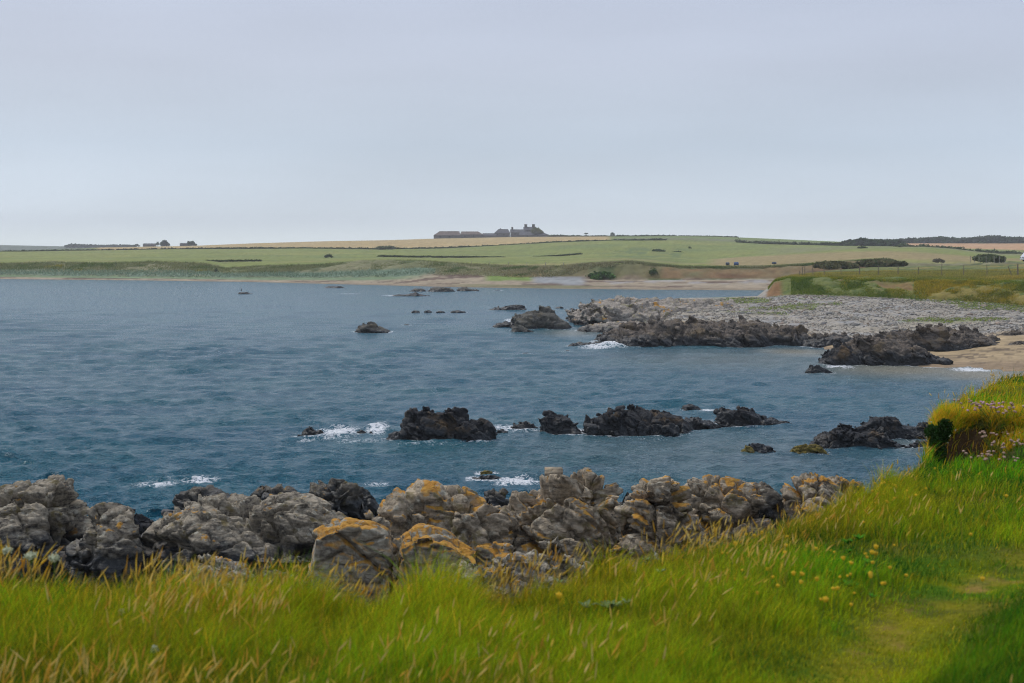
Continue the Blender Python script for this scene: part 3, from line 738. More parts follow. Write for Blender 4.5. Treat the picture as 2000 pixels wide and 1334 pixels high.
def bush(label, px, pyb, Y, hpx, wpx, seed, cols=GREENS, n=500, name='bush'):
    return tree(name, label, px, pyb, Y, hpx, wpx, cols, seed, trunk=.03, n=n)
bush('dark round bush alone in the green field left of centre', 641, 503.5, 510, 7, 20, 40)
bush('dark spreading bush on the crest of the pasture below the wood', 1684, 487.5, 528, 6, 26, 41)
bush('tiny dark bush on the pasture crest below the tan field', 1757, 484.5, 535, 4, 8, 42, n=250)
bush('small dark bush at the right end of the field line below the farm', 1107, 505, 505, 3, 9, 43, n=200)
bush('dark bush at the top of the sandy gap in the left dunes', 422, 533, footY(422.) + 8, 10, 9, 44)
bush('green leafy bush on the dune above the small orange scar', 798, 531, footY(798.) + 12, 12, 30, 45, [(.06, .11, .04), (.08, .13, .045)], 900)
bush('dark green bush spilling over the far bank right of the blue stones', 1175, 547, footY(1175.) + 2, 15, 70, 46, [(.09, .17, .05), (.07, .13, .04)], 1800)
bush('green bush on the upper far bank above the spilling bush', 1192, 530, footY(1192.) + 6, 14, 34, 47, [(.08, .12, .035), (.06, .10, .03)], 1000)
bush('green creeper clump on the brown bank below the blue bale', 1276, 541, footY(1276.) + 2, 18, 22, 48, [(.05, .10, .03), (.07, .12, .04)], 700)
for i_, (x_, y_, w_, l_) in enumerate([(1200, 494, 34, 'leftmost of the gorse bushes on the far hillside'), (1240, 496, 40, 'wide gorse bush in the middle of the far hillside'), (1285, 490, 30, 'upper gorse bush of the far hillside'), (1322, 494, 34, 'rightmost of the gorse bushes on the far hillside'),
                                 (1270, 499, 20, 'small gorse bush lowest on the far hillside'), (1347, 484, 8, 'single dark gorse bush above the others on the far hillside')]):
    bush(l_, x_, y_ + 2, 600, 5, w_, 60 + i_, [(.06, .11, .045), (.05, .09, .04)], 500, 'gorse_bush')
bush('dull green bramble mound behind the left end of the post fence', 1630, 523, 262, 10, 100, 70, [(.16, .15, .07), (.11, .12, .055)], 3000, 'bramble_mound')
bush('dark green bramble mound behind the middle of the post fence', 1720, 521, 262, 13, 100, 71, [(.11, .14, .065), (.14, .15, .07), (.17, .15, .08)], 3200, 'bramble_mound')
bush('grey green scrub clump behind the right end of the post fence', 1930, 511, 262, 13, 70, 72, [(.10, .13, .065), (.14, .16, .08)], 2000, 'scrub_clump')
bush('pale seeding weeds standing in the dry pasture behind the fence', 1832, 513, 262, 8, 30, 73, [(.22, .20, .17), (.16, .15, .11)], 500, 'tall_weeds')

# ------------------------------------------------------------------ farm buildings
M['fwall'] = plain('farm_stone', (.10, .095, .09), sc=.5, var=.3)
M['froof'] = plain('farm_slate', (.085, .085, .095), sc=.4, var=.2)
M['froof_red'] = plain('rusty_roof', (.13, .095, .08), sc=.4, var=.25)
M['fchim'] = plain('chimney_stone', (.11, .09, .075), sc=1)
M['fwin'] = plain('dark_window', (.02, .022, .025), rough=.2)
def prism(name, x0, x1, y0, y1, z0, z1, inset0, inset1, mat, parent):
    """pitched roof: ridge along x, ends set in (hipped) or plumb (gabled)"""
    ym = (y0 + y1) / 2
    v = [(x0, y0, z0), (x1, y0, z0), (x1, y1, z0), (x0, y1, z0), (x0 + inset0, ym, z1), (x1 - inset1, ym, z1)]
    me = bpy.data.meshes.new(name); me.from_pydata(v, [], [(0, 1, 5, 4), (2, 3, 4, 5), (0, 4, 3), (1, 2, 5), (3, 2, 1, 0)])
    me.materials.append(mat); o = bpy.data.objects.new(name, me); C.objects.link(o); o.parent = parent; return o
def box(name, x0, x1, y0, y1, z0, z1, mat, parent, bev=0):
    bm = bmesh.new(); bmesh.ops.create_cube(bm, size=1)
    for v in bm.verts: v.co = ((x0 + x1) / 2 + v.co.x * (x1 - x0), (y0 + y1) / 2 + v.co.y * (y1 - y0), (z0 + z1) / 2 + v.co.z * (z1 - z0))
    if bev: bmesh.ops.bevel(bm, geom=bm.edges[:], offset=bev, segments=2, affect='EDGES')
    me = bpy.data.meshes.new(name); bm.to_mesh(me); bm.free(); me.materials.append(mat)
    o = bpy.data.objects.new(name, me); C.objects.link(o); o.parent = parent; return o
def building(name, label, px0, px1, pyb, pye, pyr, Y, depth=9, in0=0, in1=0, chim=(), roof='froof', wins=(), cat='building'):
    a = P(px0, pyb, Y); b = P(px1, pyb, Y); s = Y / F
    root = empty(name, (float(a[0]), Y, float(a[2])), label, cat)
    Wd = b[0] - a[0]; ze = (pyb - pye) * s; zr = (pyb - pyr) * s
    wl = box('wall', 0, Wd, 0, depth, -4, ze, M['fwall'], root)
    prism('roof', -.3, Wd + .3, -.3, depth + .3, ze + .003, zr, in0, in1, M[roof], root)
    for (cx, ct, cw) in chim:
        x = (cx - px0) * s; w = cw * s / 2
        ch = box('chimney', x - w, x + w, depth / 2 - w, depth / 2 + w, ze + .5, (pyb - ct) * s - .4, M['fchim'], root)
        box('chimney_pot', x - w * 1.15, x + w * 1.15, depth / 2 - w * 1.15, depth / 2 + w * 1.15, (pyb - ct) * s - .4 + .003, (pyb - ct) * s, M['fchim'], ch)
    for (wx, wy, ww, wh) in wins:
        x = (wx - px0) * s; z = (pyb - wy) * s
        box('window', x - ww / 2, x + ww / 2, -.06, .1, z - wh / 2, z + wh / 2, M['fwin'], root)
    return root
YB = 1190
building('barn', 'long hip roofed barn at the left end of the hilltop farm', 847, 898, 466, 459.5, 451.5, YB, 14, 5, 1, roof='froof_red', wins=((860, 463, 1.5, 2), (878, 463, 1.5, 2)))
building('barn', 'second low barn of the hilltop farm with reddish roof', 899, 943, 465.5, 458, 452, YB + 2, 12, 1, 4.5, wins=((925, 461, .9, 2.2), (908, 462, 1, 1.6)), roof='froof_red')
building('farm_shed', 'low shed filling the middle of the hilltop farm', 941, 969, 465, 460, 455.5, YB + 3, 8, 1, 1)
building('farmhouse', 'hip roofed farmhouse left of the gap in the hilltop farm', 966, 996, 465, 455, 447.5, YB + 6, 9, 3.5, 2, chim=((977, 446, 2),), wins=((972, 458, .9, 1.4), (984, 458, .9, 1.4)))
building('farmhouse', 'gabled farmhouse with one chimney at its left end', 997, 1024, 465, 454, 448, YB + 6, 9, 0, 0, chim=((1000.5, 443.5, 3.6),), wins=((1006, 457, .9, 1.4), (1016, 457, .9, 1.4)))
building('farmhouse', 'tallest farmhouse of the hilltop farm with two big chimneys', 1023, 1046, 464, 449, 443, YB + 10, 10, 0, 0, chim=((1027, 438, 5.5), (1042, 438, 5.5)), wins=((1030, 452, 1, 1.6), (1038, 452, 1, 1.6)))
building('barn', 'long low barn at the right end of the hilltop farm', 1014, 1073, 464.5, 459, 452.5, YB - 8, 12, 1, 7, wins=((1030, 461.5, 1.2, 1.8), (1050, 461.5, 1.2, 1.8)))
building('barn', 'flat blue grey barn among the far left trees', 279, 301, 483, 477.5, 475.3, 1400, 9, 0, 0)
building('cottage', 'blue grey cottage with a chimney beside the dome shaped tree', 351, 369, 482, 477, 474.5, 1260, 8, 0, 0, chim=((366, 470.5, 3),))

# ------------------------------------------------------------------ bales and van
def bale(label, px, pyb, wpx, hpx, col, Y):
    b = P(px, pyb, Y); w = wpx * Y / F / 2; h = hpx * Y / F
    root = empty('wrapped_bale', b, label, 'hay bale', 'wrapped bales lying in the far pasture')
    m = plain('bale_wrap', col, rough=.45, sc=5, spec=.5, var=.35)
    for k, nm in ((0, 'wrapping'), (1, 'loose_end')):
        bm = bmesh.new()
        if k == 0:
            bmesh.ops.create_cone(bm, cap_ends=True, segments=28, radius1=h / 2, radius2=h / 2, depth=w * 1.7, matrix=Matrix.Translation((0, 0, h * .47)) @ Matrix.Rotation(math.pi / 2, 4, 'Y'))
            bmesh.ops.bevel(bm, geom=[e for e in bm.edges if abs(e.verts[0].co.x - e.verts[1].co.x) < 1e-4], offset=h * .12, segments=3, affect='EDGES')
            for v in bm.verts: v.co.z = max(v.co.z, .02) + .02 * mnoise.noise(v.co * 5)
        else:
            bmesh.ops.create_cone(bm, cap_ends=True, segments=12, radius1=h * .12, radius2=h * .04, depth=.05, matrix=Matrix.Translation((w * .86, 0, h * .47)) @ Matrix.Rotation(math.pi / 2, 4, 'Y'))
        me = bpy.data.meshes.new(nm); bm.to_mesh(me); bm.free(); me.materials.append(m)
        o = bpy.data.objects.new(nm, me); C.objects.link(o); o.parent = root
bale('dark slate bale left of the bright blue one on the far bank top', 1421, 518, 8.5, 6, (.05, .07, .10), 310)
bale('bright blue wrapped bale on the far bank top above the brown face', 1438, 518.5, 10.5, 7, (.03, .08, .22), 310)
bale('low flat dark bale farthest right on the far bank top', 1512, 516, 10, 4.5, (.05, .07, .11), 310)
bale('blue bale beside green scrub on the bank left of the others', 1281, 520.5, 9, 6.5, (.02, .09, .25), 292)
def van():
    Y = 262; b = P(1995, 511, Y); s = Y / F
    root = empty('camper_van', b, 'white camper van cut off by the right edge of the photo', 'van')
    wht = plain('white_paint', (.62, .64, .68), rough=.3, var=.05); blk = plain('tyre_rubber', (.02, .02, .02)); gl = plain('van_glass', (.03, .04, .05), rough=.1, spec=.6)
    # side profile extruded; nose to the left
    prof = [(0, .35), (0.02, .9), (.25, 1.05), (.75, 1.75), (1.0, 1.95), (4.4, 1.95), (4.6, 1.8), (4.65, .35)]
    bm = bmesh.new(); a = [bm.verts.new((x, -.9, z)) for x, z in prof]; c = [bm.verts.new((x, .9, z)) for x, z in prof]
    bm.faces.new(a); bm.faces.new(c[::-1])
    for i in range(len(prof)): j = (i + 1) % len(prof); bm.faces.new((a[j], a[i], c[i], c[j]))
    bmesh.ops.recalc_face_normals(bm, faces=bm.faces[:]); bmesh.ops.bevel(bm, geom=bm.edges[:], offset=.05, segments=2, affect='EDGES')
    me = bpy.data.meshes.new('body'); bm.to_mesh(me); bm.free(); me.materials.append(wht); o = bpy.data.objects.new('body', me); C.objects.link(o); o.parent = root
    for i, (x0, x1) in enumerate(((.72, 1.5), (1.6, 2.7), (2.8, 3.9))): box('window', x0, x1, -.925, -.88, 1.15, 1.7, gl, root, .02)
    for x in (.85, 3.75):
        for y in (-.85, .85):
            bm = bmesh.new(); bmesh.ops.create_cone(bm, cap_ends=True, segments=20, radius1=.34, radius2=.34, depth=.22, matrix=Matrix.Translation((x, y, .34)) @ Matrix.Rotation(math.pi / 2, 4, 'X'))
            me = bpy.data.meshes.new('wheel'); bm.to_mesh(me); bm.free(); me.materials.append(blk); o = bpy.data.objects.new('wheel', me); C.objects.link(o); o.parent = root
    box('headlight', -.01, .05, -.8, -.5, .7, .88, gl, root, .01); box('headlight', -.01, .05, .5, .8, .7, .88, gl, root, .01)
van()

# ------------------------------------------------------------------ fences
def fence(name, label, posts, Y, r0, mat, wires=(), brace=None):
    p0 = P(posts[0][0], posts[0][2], Y if np.ndim(Y) == 0 else Y[0]); root = empty(name, p0, label, 'fence')
    tops = []
    for i, (px, pt, pb) in enumerate(posts):
        Yi = Y if np.ndim(Y) == 0 else Y[i]
        a = Vector(P(px, pb + 1.5, Yi)); b = Vector(P(px + random.uniform(-.8, .8), pt, Yi)); d = b - a
        rr = r0 * (1.9 if (i == len(posts) - 1 and brace) else random.uniform(.85, 1.2))
        bm = bmesh.new(); mt = Matrix.Translation((a + b) / 2 - Vector(p0)) @ d.to_track_quat('Z', 'Y').to_matrix().to_4x4()
        bmesh.ops.create_cone(bm, cap_ends=True, segments=8, radius1=rr, radius2=rr * .85, depth=d.length, matrix=mt)
        me = bpy.data.meshes.new('post'); bm.to_mesh(me); bm.free(); me.materials.append(mat); o = bpy.data.objects.new('post', me); C.objects.link(o); o.parent = root
        tops.append((a, b))
    if brace:
        a = Vector(P(brace[0], brace[1], brace[4])) - Vector(p0); b = Vector(P(brace[2], brace[3], brace[4])) - Vector(p0); d = b - a
        bm = bmesh.new(); bmesh.ops.create_cone(bm, cap_ends=True, segments=8, radius1=r0, radius2=r0, depth=d.length, matrix=Matrix.Translation((a + b) / 2) @ d.to_track_quat('Z', 'Y').to_matrix().to_4x4())
        me = bpy.data.meshes.new('brace'); bm.to_mesh(me); bm.free(); me.materials.append(mat); o = bpy.data.objects.new('brace', me); C.objects.link(o); o.parent = root
    for f_ in wires:
        v, fc = [], []
        for i, (a, b) in enumerate(tops):
            c = a + (b - a) * f_ - Vector(p0)
            v += [(c.x, c.y - .006, c.z - .008), (c.x, c.y - .006, c.z + .008), (c.x, c.y + .008, c.z)]
            if i: k = 3 * i; fc += [(k - 3 + j, k - 3 + (j + 1) % 3, k + (j + 1) % 3, k + j) for j in range(3)]
        mk('wire', np.array(v), np.array(fc), M['wire'], root)
M['wire'] = plain('fence_wire', (.12, .115, .11), rough=.5)
FP = [(1562, 529, 536), (1567, 521, 536), (1572, 520.5, 535.5), (1588, 520, 537), (1610, 520, 537), (1643, 519.5, 538), (1679, 518.5, 538), (1716, 519, 538), (1754, 519, 538), (1794, 522, 538.5), (1839, 514, 538.5), (1882, 517, 538.5), (1928, 516.5, 539), (1988, 516, 540)]
fence('post_fence', 'row of weathered fence posts on the grassy bank at the right', FP, [float(np.interp(p[0], [1560, 1990], [183, 172])) for p in FP], .055, M['post'], (.45, .7, .93), brace=(1976, 538, 1969, 520, 172))
fence('field_fence', 'line of small pale posts along the top of the far dune bank', [(x, y, y + 8) for x, y in zip(range(705, 1150, 36), np.linspace(508, 513, 13))], [float(dtopY(float(x))) + 6 for x in range(705, 1150, 36)], .07, plain('pale_post', (.34, .31, .26)), (.9,))
fence('roadside_fence', 'pale posts in front of the grey scrub near the van', [(x, 500, 512) for x in (1895, 1904, 1912, 1926, 1942, 1952, 1963)], 255, .06, plain('pale_post_right', (.28, .26, .22)), (.85,))

# ------------------------------------------------------------------ rocks
def hull(bm, c, rad, r, rot, npts=16):
    vs_ = []
    for i in range(npts):
        d = r.normal(size=3); d /= np.linalg.norm(d); d = np.sign(d) * np.abs(d) ** .6; d /= max(abs(d)) ** .6
        q = rot @ (d * rad * r.uniform(.72, 1.0)); vs_.append(bm.verts.new(c + q))
    res = bmesh.ops.convex_hull(bm, input=vs_)
    bmesh.ops.delete(bm, geom=[g for g in res['geom_interior'] if isinstance(g, bmesh.types.BMVert)] , context='VERTS')
def rotm(ax, ay, az):
    return np.array(Matrix.Rotation(az, 3, 'Z') @ Matrix.Rotation(ay, 3, 'Y') @ Matrix.Rotation(ax, 3, 'X'))
ROCKS = []
def slab(pts, Yf, Yb, drop, zb):
    def f(bm, r):
        v = []
        for (a, b) in pts:
            for Y_, d_ in ((Yf, drop), ((Yf + Yb) / 2, 0), (Yb, drop * .3)):
                v.append(bm.verts.new(P(a, b + d_, Y_)))
        for Y_ in (Yf - .15, Yb):
            for a in (pts[0][0], pts[-1][0]): c = P(a, 1100, Y_); v.append(bm.verts.new((c[0], Y_, zb - .5)))
        res = bmesh.ops.convex_hull(bm, input=v)
        bmesh.ops.delete(bm, geom=[g for g in res['geom_interior'] if isinstance(g, bmesh.types.BMVert)], context='VERTS')
    return f
def rock(name, label, pts, Y, T, zb, mat, vox, seed, size, nb=None, dip=.5, aniso=(1.4, 1, .7), cells=None, amp=1.0, core=.9, front=.5, group=None, sharp=1.0, extra=None, ck=1.0, npts=12, strata=.40, fine=1.0):
    """pts: skyline (px, py) from left to right; T half thickness; zb base height; size of the blocks in metres"""
    r = np.random.default_rng(seed); p = np.array(pts, float)
    S = P(p[:, 0], p[:, 1], Y); xs, zs = S[:, 0], S[:, 2]
    H = lambda x: np.interp(x, xs, zs)
    x0, x1 = xs[0], xs[-1]
    bm = bmesh.new()
    nx = max(12, int((x1 - x0) / max(size * .3, .1))); nt = 12
    gx = np.linspace(x0, x1, nx); ts = np.linspace(-1, 1, nt)
    top = []
    for i, x in enumerate(gx):
        row = []
        endw = min(1, .25 + math.sqrt(max(0, min(x - x0, x1 - x)) / max(T, .3) * 1.1))
        for t in ts:
            c = (1 - abs(t) ** 2.4) ** .55
            z = zb - .6 + (H(x) - zb + .6) * core * c + (0 if c > 0 else 0)
            row.append(bm.verts.new((x, Y + T * t * endw * (1 + .15 * math.sin(x * 3 / max(T, .5) + seed)), z)))
        top.append(row)
    bot = [[bm.verts.new((v.co.x, v.co.y, zb - 1.0)) for v in (row[0], row[-1])] for row in top]
    for i in range(nx - 1):
        for j in range(nt - 1): bm.faces.new((top[i][j], top[i + 1][j], top[i + 1][j + 1], top[i][j + 1]))
        bm.faces.new((bot[i][0], bot[i + 1][0], top[i + 1][0], top[i][0]))
        bm.faces.new((top[i][-1], top[i + 1][-1], bot[i + 1][1], bot[i][1]))
        bm.faces.new((bot[i][0], bot[i][1], bot[i + 1][1], bot[i + 1][0]))
    for i, o_ in ((0, 1), (nx - 1, -1)):
        l_ = top[i] + [bot[i][1], bot[i][0]]; bm.faces.new(l_ if o_ < 0 else l_[::-1])
    bmesh.ops.recalc_face_normals(bm, faces=bm.faces[:])
    nb = nb or int(2.6 * (x1 - x0) * (2 * T) / size ** 2 * .6) + 5
    for _ in range(nb):
        x = r.uniform(x0, x1); t = r.uniform(-.95, .55) if r.random() < .8 else r.uniform(-.2, .3)
        s = size * r.uniform(.45, 1.15); hz = H(x) - zb
        s = min(s, max(hz * .8, size * .25))
        c = max(0, 1 - abs(t) ** 2.4) ** .55
        zt = zb + hz * c * r.uniform(.8, 1.02)
        rad = np.array(aniso) * s * .62
        rm = rotm(r.normal() * .25, dip + r.normal() * .2, r.normal() * .4)
        ext = np.abs(rm) @ rad
        hx = min(H(x), H(x - ext[0] * .5) + .1 * s, H(x + ext[0] * .5) + .1 * s)
        zc = min(zt, hx + .05 * s) - ext[2] * .8
        hull(bm, np.array([np.clip(x, x0 + ext[0] * .5, x1 - ext[0] * .5) if x1 - x0 > ext[0] else (x0 + x1) / 2, Y + T * t, zc]), rad, r, rm, npts)
    if extra: extra(bm, r)
    me = bpy.data.meshes.new('tmp'); bm.to_mesh(me); bm.free()
    o = bpy.data.objects.new('tmp', me); C.objects.link(o)
    m = o.modifiers.new('r', 'REMESH'); m.mode = 'VOXEL'; m.voxel_size = vox; m.adaptivity = 0
    dg = bpy.context.evaluated_depsgraph_get(); ev = o.evaluated_get(dg); nm = bpy.data.meshes.new_from_object(ev)
    bpy.data.objects.remove(o); bpy.data.meshes.remove(me)
    n = len(nm.vertices); co = np.empty(n * 3, np.float32); nm.vertices.foreach_get('co', co); co = co.reshape(-1, 3).astype(float)
    no = np.empty(n * 3, np.float32); nm.vertex_normals.foreach_get('vector', no) if hasattr(nm, 'vertex_normals') else nm.vertices.foreach_get('normal', no)
    no = no.reshape(-1, 3).astype(float)
    R3 = rotm(.15, dip, .3)
    wp = co + np.stack([vnoise(co / size * 1.1 + 5, 1), vnoise(co / size * 1.1 + 9, 2), vnoise(co / size * 1.1 + 3, 3)], 1) * size * .16
    jm = sstep(-.6, .25, vnoise(co / size * .9 + 31, 8))
    for lv, (s_, a_, ck_) in enumerate(((size * 1.0, .17, .32), (size * .42, .10, .13), (size * .17, .030, .022))):
        if s_ < vox * 2.0: continue
        q = (wp @ R3) / (s_ * np.array([1.25, 1, .75]))
        F1, F2, cid, cen = worley(q, seed * 7 + lv * 31)
        dv = np.stack([cid * 2 - 1, np.modf(cid * 77.7)[0] * 2 - 1, np.modf(cid * 317.3)[0] * 2 - 1], 1)
        tilt = ((q - cen) * dv).sum(1)
        d = size * amp * (1 if lv == 0 else fine) * (a_ * ((cid - .5) * .9 + tilt * 1.1 * sharp) - ck * jm * ck_ * (1 - sstep(0, .12 + .03 * lv, F2 - F1)))
        co += no * d[:, None]
    q = (wp @ R3) / (size * np.array([1.3, .8, .16]))
    st = np.abs(fbm(q, 3, seed + 5)); st2 = np.abs(fbm(q * 2.6 + 7, 2, seed + 6))
    co += no * ((.10 * (sstep(0, .5, st) - .6) + .035 * (sstep(0, .5, st2) - .6)) * size * strata)[:, None]
    co += no * (fbm(co / (size * .09), 3, seed) * .012 * size * amp)[:, None]
    loc = np.array([(x0 + x1) / 2, Y, zb]); co -= loc
    nm.vertices.foreach_set('co', co.astype(np.float32).ravel()); nm.update()
    nm.polygons.foreach_set('use_smooth', np.ones(len(nm.polygons), bool))
    nm.materials.clear(); nm.materials.append(M[mat]); nm.name = name
    ob = bpy.data.objects.new(name, nm); C.objects.link(ob); ob.location = loc
    tag(ob, label, 'rock', group); ROCKS.append((ob, n)); return ob

YW = lambda py, z=0.0: float(dist_at(py, z))
# -- the crags below the grass
rock('rock_crag', 'tall grey crag at the left edge with lichen on top', [(-160, 1010), (-60, 960), (0, 945), (25, 943), (40, 936), (55, 942), (70, 932), (100, 927), (130, 920), (141, 925), (146, 950), (165, 962), (182, 985), (190, 1030)], 30, 1.7, 1.2, 'near_grey', .038, 1, 1.35, dip=.5, core=.96, amp=.72, ck=1.5, npts=16)
rock('rock_crag', 'lower rounded grey crag right of the left edge crag', [(165, 1010), (185, 982), (215, 984), (240, 990), (262, 996), (282, 1002), (291, 1020), (296, 1060)], 28.5, 1.3, 1.2, 'near_grey', .036, 2, 1.08, dip=.3, core=.96, amp=.72, ck=1.5, npts=16)
rock('sea_rock', 'small black rock in the gap between two grey crags', [(252, 1000), (268, 988), (285, 985), (294, 1000)], 33, .5, 1.2, 'sea_black', .04, 3, 0.61, amp=1.15, ck=.5, npts=8, strata=.6, fine=.55, core=.8)
rock('rock_crag', 'dark crag rising behind the left middle crag', [(318, 1020), (321, 968), (333, 955), (360, 950), (385, 942), (392, 934), (412, 938), (424, 951), (440, 945), (452, 939), (472, 956), (500, 950), (520, 950), (532, 940), (558, 938), (575, 950), (592, 975)], 32, 1.2, .6, 'near_dark', .04, 4, 1.01, core=.96, amp=.72, ck=1.5, npts=16)
rock('rock_crag', 'broad fractured grey crag in the left middle', [(290, 1060), (300, 1015), (318, 1000), (345, 985), (365, 975), (395, 965), (425, 960), (455, 963), (470, 975), (500, 972), (540, 955), (575, 952), (600, 958), (625, 965), (650, 985), (700, 1010), (725, 1040)], 29, 1.9, 1.0, 'near_grey', .036, 5, 1.15, dip=.35, core=.96, amp=.72, ck=1.5, npts=16)
rock('rock_crag', 'dark pointed crag behind the boulder gap left of centre', [(585, 975), (612, 942), (640, 930), (655, 921), (668, 924), (682, 932), (700, 936), (722, 947), (740, 962), (752, 985)], 32, 1.1, .6, 'near_dark', .04, 6, 0.94, core=.96, amp=.72, ck=1.5, npts=16)
rock('rock_crag', 'big lichened crag in the centre with orange on its crown', [(718, 1040), (724, 992), (745, 978), (770, 952), (798, 945), (812, 932), (835, 926), (850, 931), (872, 930), (890, 930), (910, 928), (928, 936), (945, 950), (960, 953), (982, 966), (1000, 990), (1014, 1008), (1022, 1040)], 28, 1.9, 1.0, 'near', .034, 7, 1.55, dip=.6, sharp=1.2, core=.96, amp=.72, ck=1.5, npts=16)
rock('rock_crag', 'low dark rock in the cleft between the two central crags', [(925, 975), (945, 945), (970, 938), (990, 945), (1005, 970)], 32, .8, .6, 'near_dark', .04, 8, 0.74, core=.96, amp=.72, ck=1.5, npts=16)
rock('rock_crag', 'tallest lichened crag right of centre with an orange cap', [(985, 1040), (990, 985), (1000, 945), (1020, 934), (1045, 944), (1062, 930), (1098, 926), (1108, 905), (1128, 893), (1148, 893), (1170, 898), (1180, 910), (1200, 912), (1215, 925), (1226, 960), (1232, 1010)], 28.5, 2.0, .9, 'near', .034, 9, 1.62, dip=.7, sharp=1.2, core=.96, amp=.72, ck=1.5, npts=16)
rock('rock_crag', 'lichened crag with an orange streaked ridge right of the tallest', [(1212, 1015), (1222, 955), (1240, 920), (1270, 912), (1300, 908), (1322, 909), (1333, 925), (1342, 955), (1348, 1005)], 26.6, 1.4, .9, 'near', .034, 10, 1.28, dip=.4, core=.96, amp=.72, ck=1.5, npts=16)
rock('rock_crag', 'dark rock filling the cleft right of the tallest crag', [(1190, 985), (1205, 950), (1225, 935), (1245, 938), (1262, 960), (1275, 990)], 30.8, .9, .8, 'near_dark', .04, 92, .7)
rock('rock_crag', 'long rounded crag with orange flecks in the right middle', [(1318, 1000), (1328, 925), (1345, 905), (1362, 915), (1385, 913), (1420, 915), (1442, 925), (1465, 932), (1500, 940), (1515, 965), (1520, 1000)], 30, 1.6, .8, 'near', .036, 11, 1.15, dip=.3, core=.96, amp=.72, ck=1.5, npts=16)
rock('rock_crag', 'narrow dark rock just left of the last rounded crag', [(1470, 960), (1485, 927), (1505, 930), (1525, 945), (1535, 985)], 30, .8, .8, 'near_dark', .038, 12, 0.68, core=.96, amp=.72, ck=1.5, npts=16)
rock('rock_crag', 'dome shaped crag with a black cleft where the grass rises', [(1522, 1000), (1530, 945), (1540, 928), (1562, 918), (1590, 907), (1605, 909), (1625, 924), (1640, 948), (1650, 990)], 30, 1.3, .8, 'near', .036, 13, 1.22, dip=.6, core=.96, amp=.72, ck=1.5, npts=16)
rock('rock_crag', 'small weedy rocks at the right end of the near crags', [(1605, 960), (1615, 922), (1640, 916), (1650, 928), (1665, 924), (1682, 932), (1695, 965)], 32, .7, .6, 'near', .038, 14, 0.61, core=.96, amp=.72, ck=1.5, npts=16)
# -- boulders just beyond the grass
rock('boulder', 'square boulder with bright orange lichen all over its top', [(606, 1090), (612, 1037), (635, 1026), (662, 1012), (690, 1013), (733, 1020), (752, 1030), (762, 1065), (768, 1100)], 21, .75, 3.2, 'near_orange', .022, 15, .95, nb=1, amp=.30, core=.85, dip=.2, strata=.15, extra=slab([(610, 1085), (613, 1037), (638, 1026), (662, 1012), (690, 1013), (733, 1020), (752, 1030), (762, 1068)], 20.3, 21.9, 16, 3.2))
rock('boulder', 'sloping boulder with orange and white lichen right of the square one', [(772, 1110), (785, 1045), (815, 1026), (840, 1026), (870, 1037), (898, 1056), (925, 1075), (935, 1105)], 21, .7, 3.2, 'near_orange', .022, 16, .8, nb=2, amp=.35, core=.85, dip=.5, strata=.2, extra=slab([(776, 1100), (785, 1045), (815, 1026), (840, 1026), (870, 1037), (900, 1056), (928, 1080)], 20.4, 21.7, 22, 3.2))
rock('boulder', 'knobbly pale boulder beside the grass left of the right crag', [(918, 1100), (932, 1058), (958, 1041), (985, 1045), (1008, 1060), (1022, 1095)], 21, .6, 3.2, 'near_orange', .022, 17, .5, amp=.9)
rock('low_rocks', 'low pale rocks with dry grass below the tallest crag', [(1000, 1110), (1020, 1060), (1055, 1055), (1100, 1060), (1130, 1068), (1150, 1100)], 19.5, .8, 3.4, 'low', .022, 18, .35, amp=1.2)
rock('low_rocks', 'low pale rocks below the broad left middle crag', [(360, 1120), (385, 1085), (420, 1075), (455, 1078), (485, 1090), (505, 1120)], 22, .9, 2.8, 'low', .024, 19, .38, amp=1.2)
rock('low_rocks', 'dark low rubble left of the square orange boulder', [(490, 1130), (510, 1105), (550, 1098), (590, 1104), (615, 1125)], 20.5, .8, 3.0, 'near_dark', .024, 20, .3, amp=1.2)
rock('low_rocks', 'pale rock shelf in front of the sloping boulder', [(860, 1130), (890, 1085), (930, 1078), (980, 1082), (1040, 1080), (1080, 1095), (1100, 1130)], 18.5, .6, 3.4, 'low', .022, 22, .3, amp=1.2)

# -- rocks standing in the water, middle distance
rock('sea_rock', 'big blocky black rock with brown patches alone in the middle of the bay', [(758, 868), (766, 840), (780, 830), (788, 808), (800, 796), (815, 782), (845, 787), (866, 790), (876, 799), (880, 791), (902, 789), (916, 793), (932, 802), (950, 806), (958, 820), (968, 840)], YW(856), 1.1, 0, 'sea', .045, 31, 0.84, dip=.7, sharp=1.3, amp=1.15, ck=.5, npts=8, strata=.6, fine=.55, core=.8)
rock('sea_rock', 'small brown rock in foam left of the big blocky rock', [(574, 853), (585, 842), (600, 832), (615, 827), (628, 834), (640, 852)], YW(852), .5, 0, 'sea', .04, 32, 0.47, amp=1.15, ck=.5, npts=8, strata=.6, fine=.55, core=.8)
rock('sea_rock', 'pointed black stone in the foam left of the big blocky rock', [(698, 848), (706, 833), (712, 834), (718, 848)], YW(846), .25, 0, 'sea_black', .03, 33, 0.34, amp=1.15, ck=.5, npts=8, strata=.6, fine=.55, core=.8)
rock('sea_rock', 'tiny black stone close to the left side of the big blocky rock', [(717, 848), (727, 841), (736, 848)], YW(848), .2, 0, 'sea_black', .03, 34, 0.27, amp=1.15, ck=.5, npts=8, strata=.6, fine=.55, core=.8)
rock('sea_rock', 'low black stones right of the big blocky rock', [(965, 846), (975, 834), (983, 833), (994, 845)], YW(845), .4, 0, 'sea_black', .04, 35, 0.34, amp=1.15, ck=.5, npts=8, strata=.6, fine=.55, core=.8)
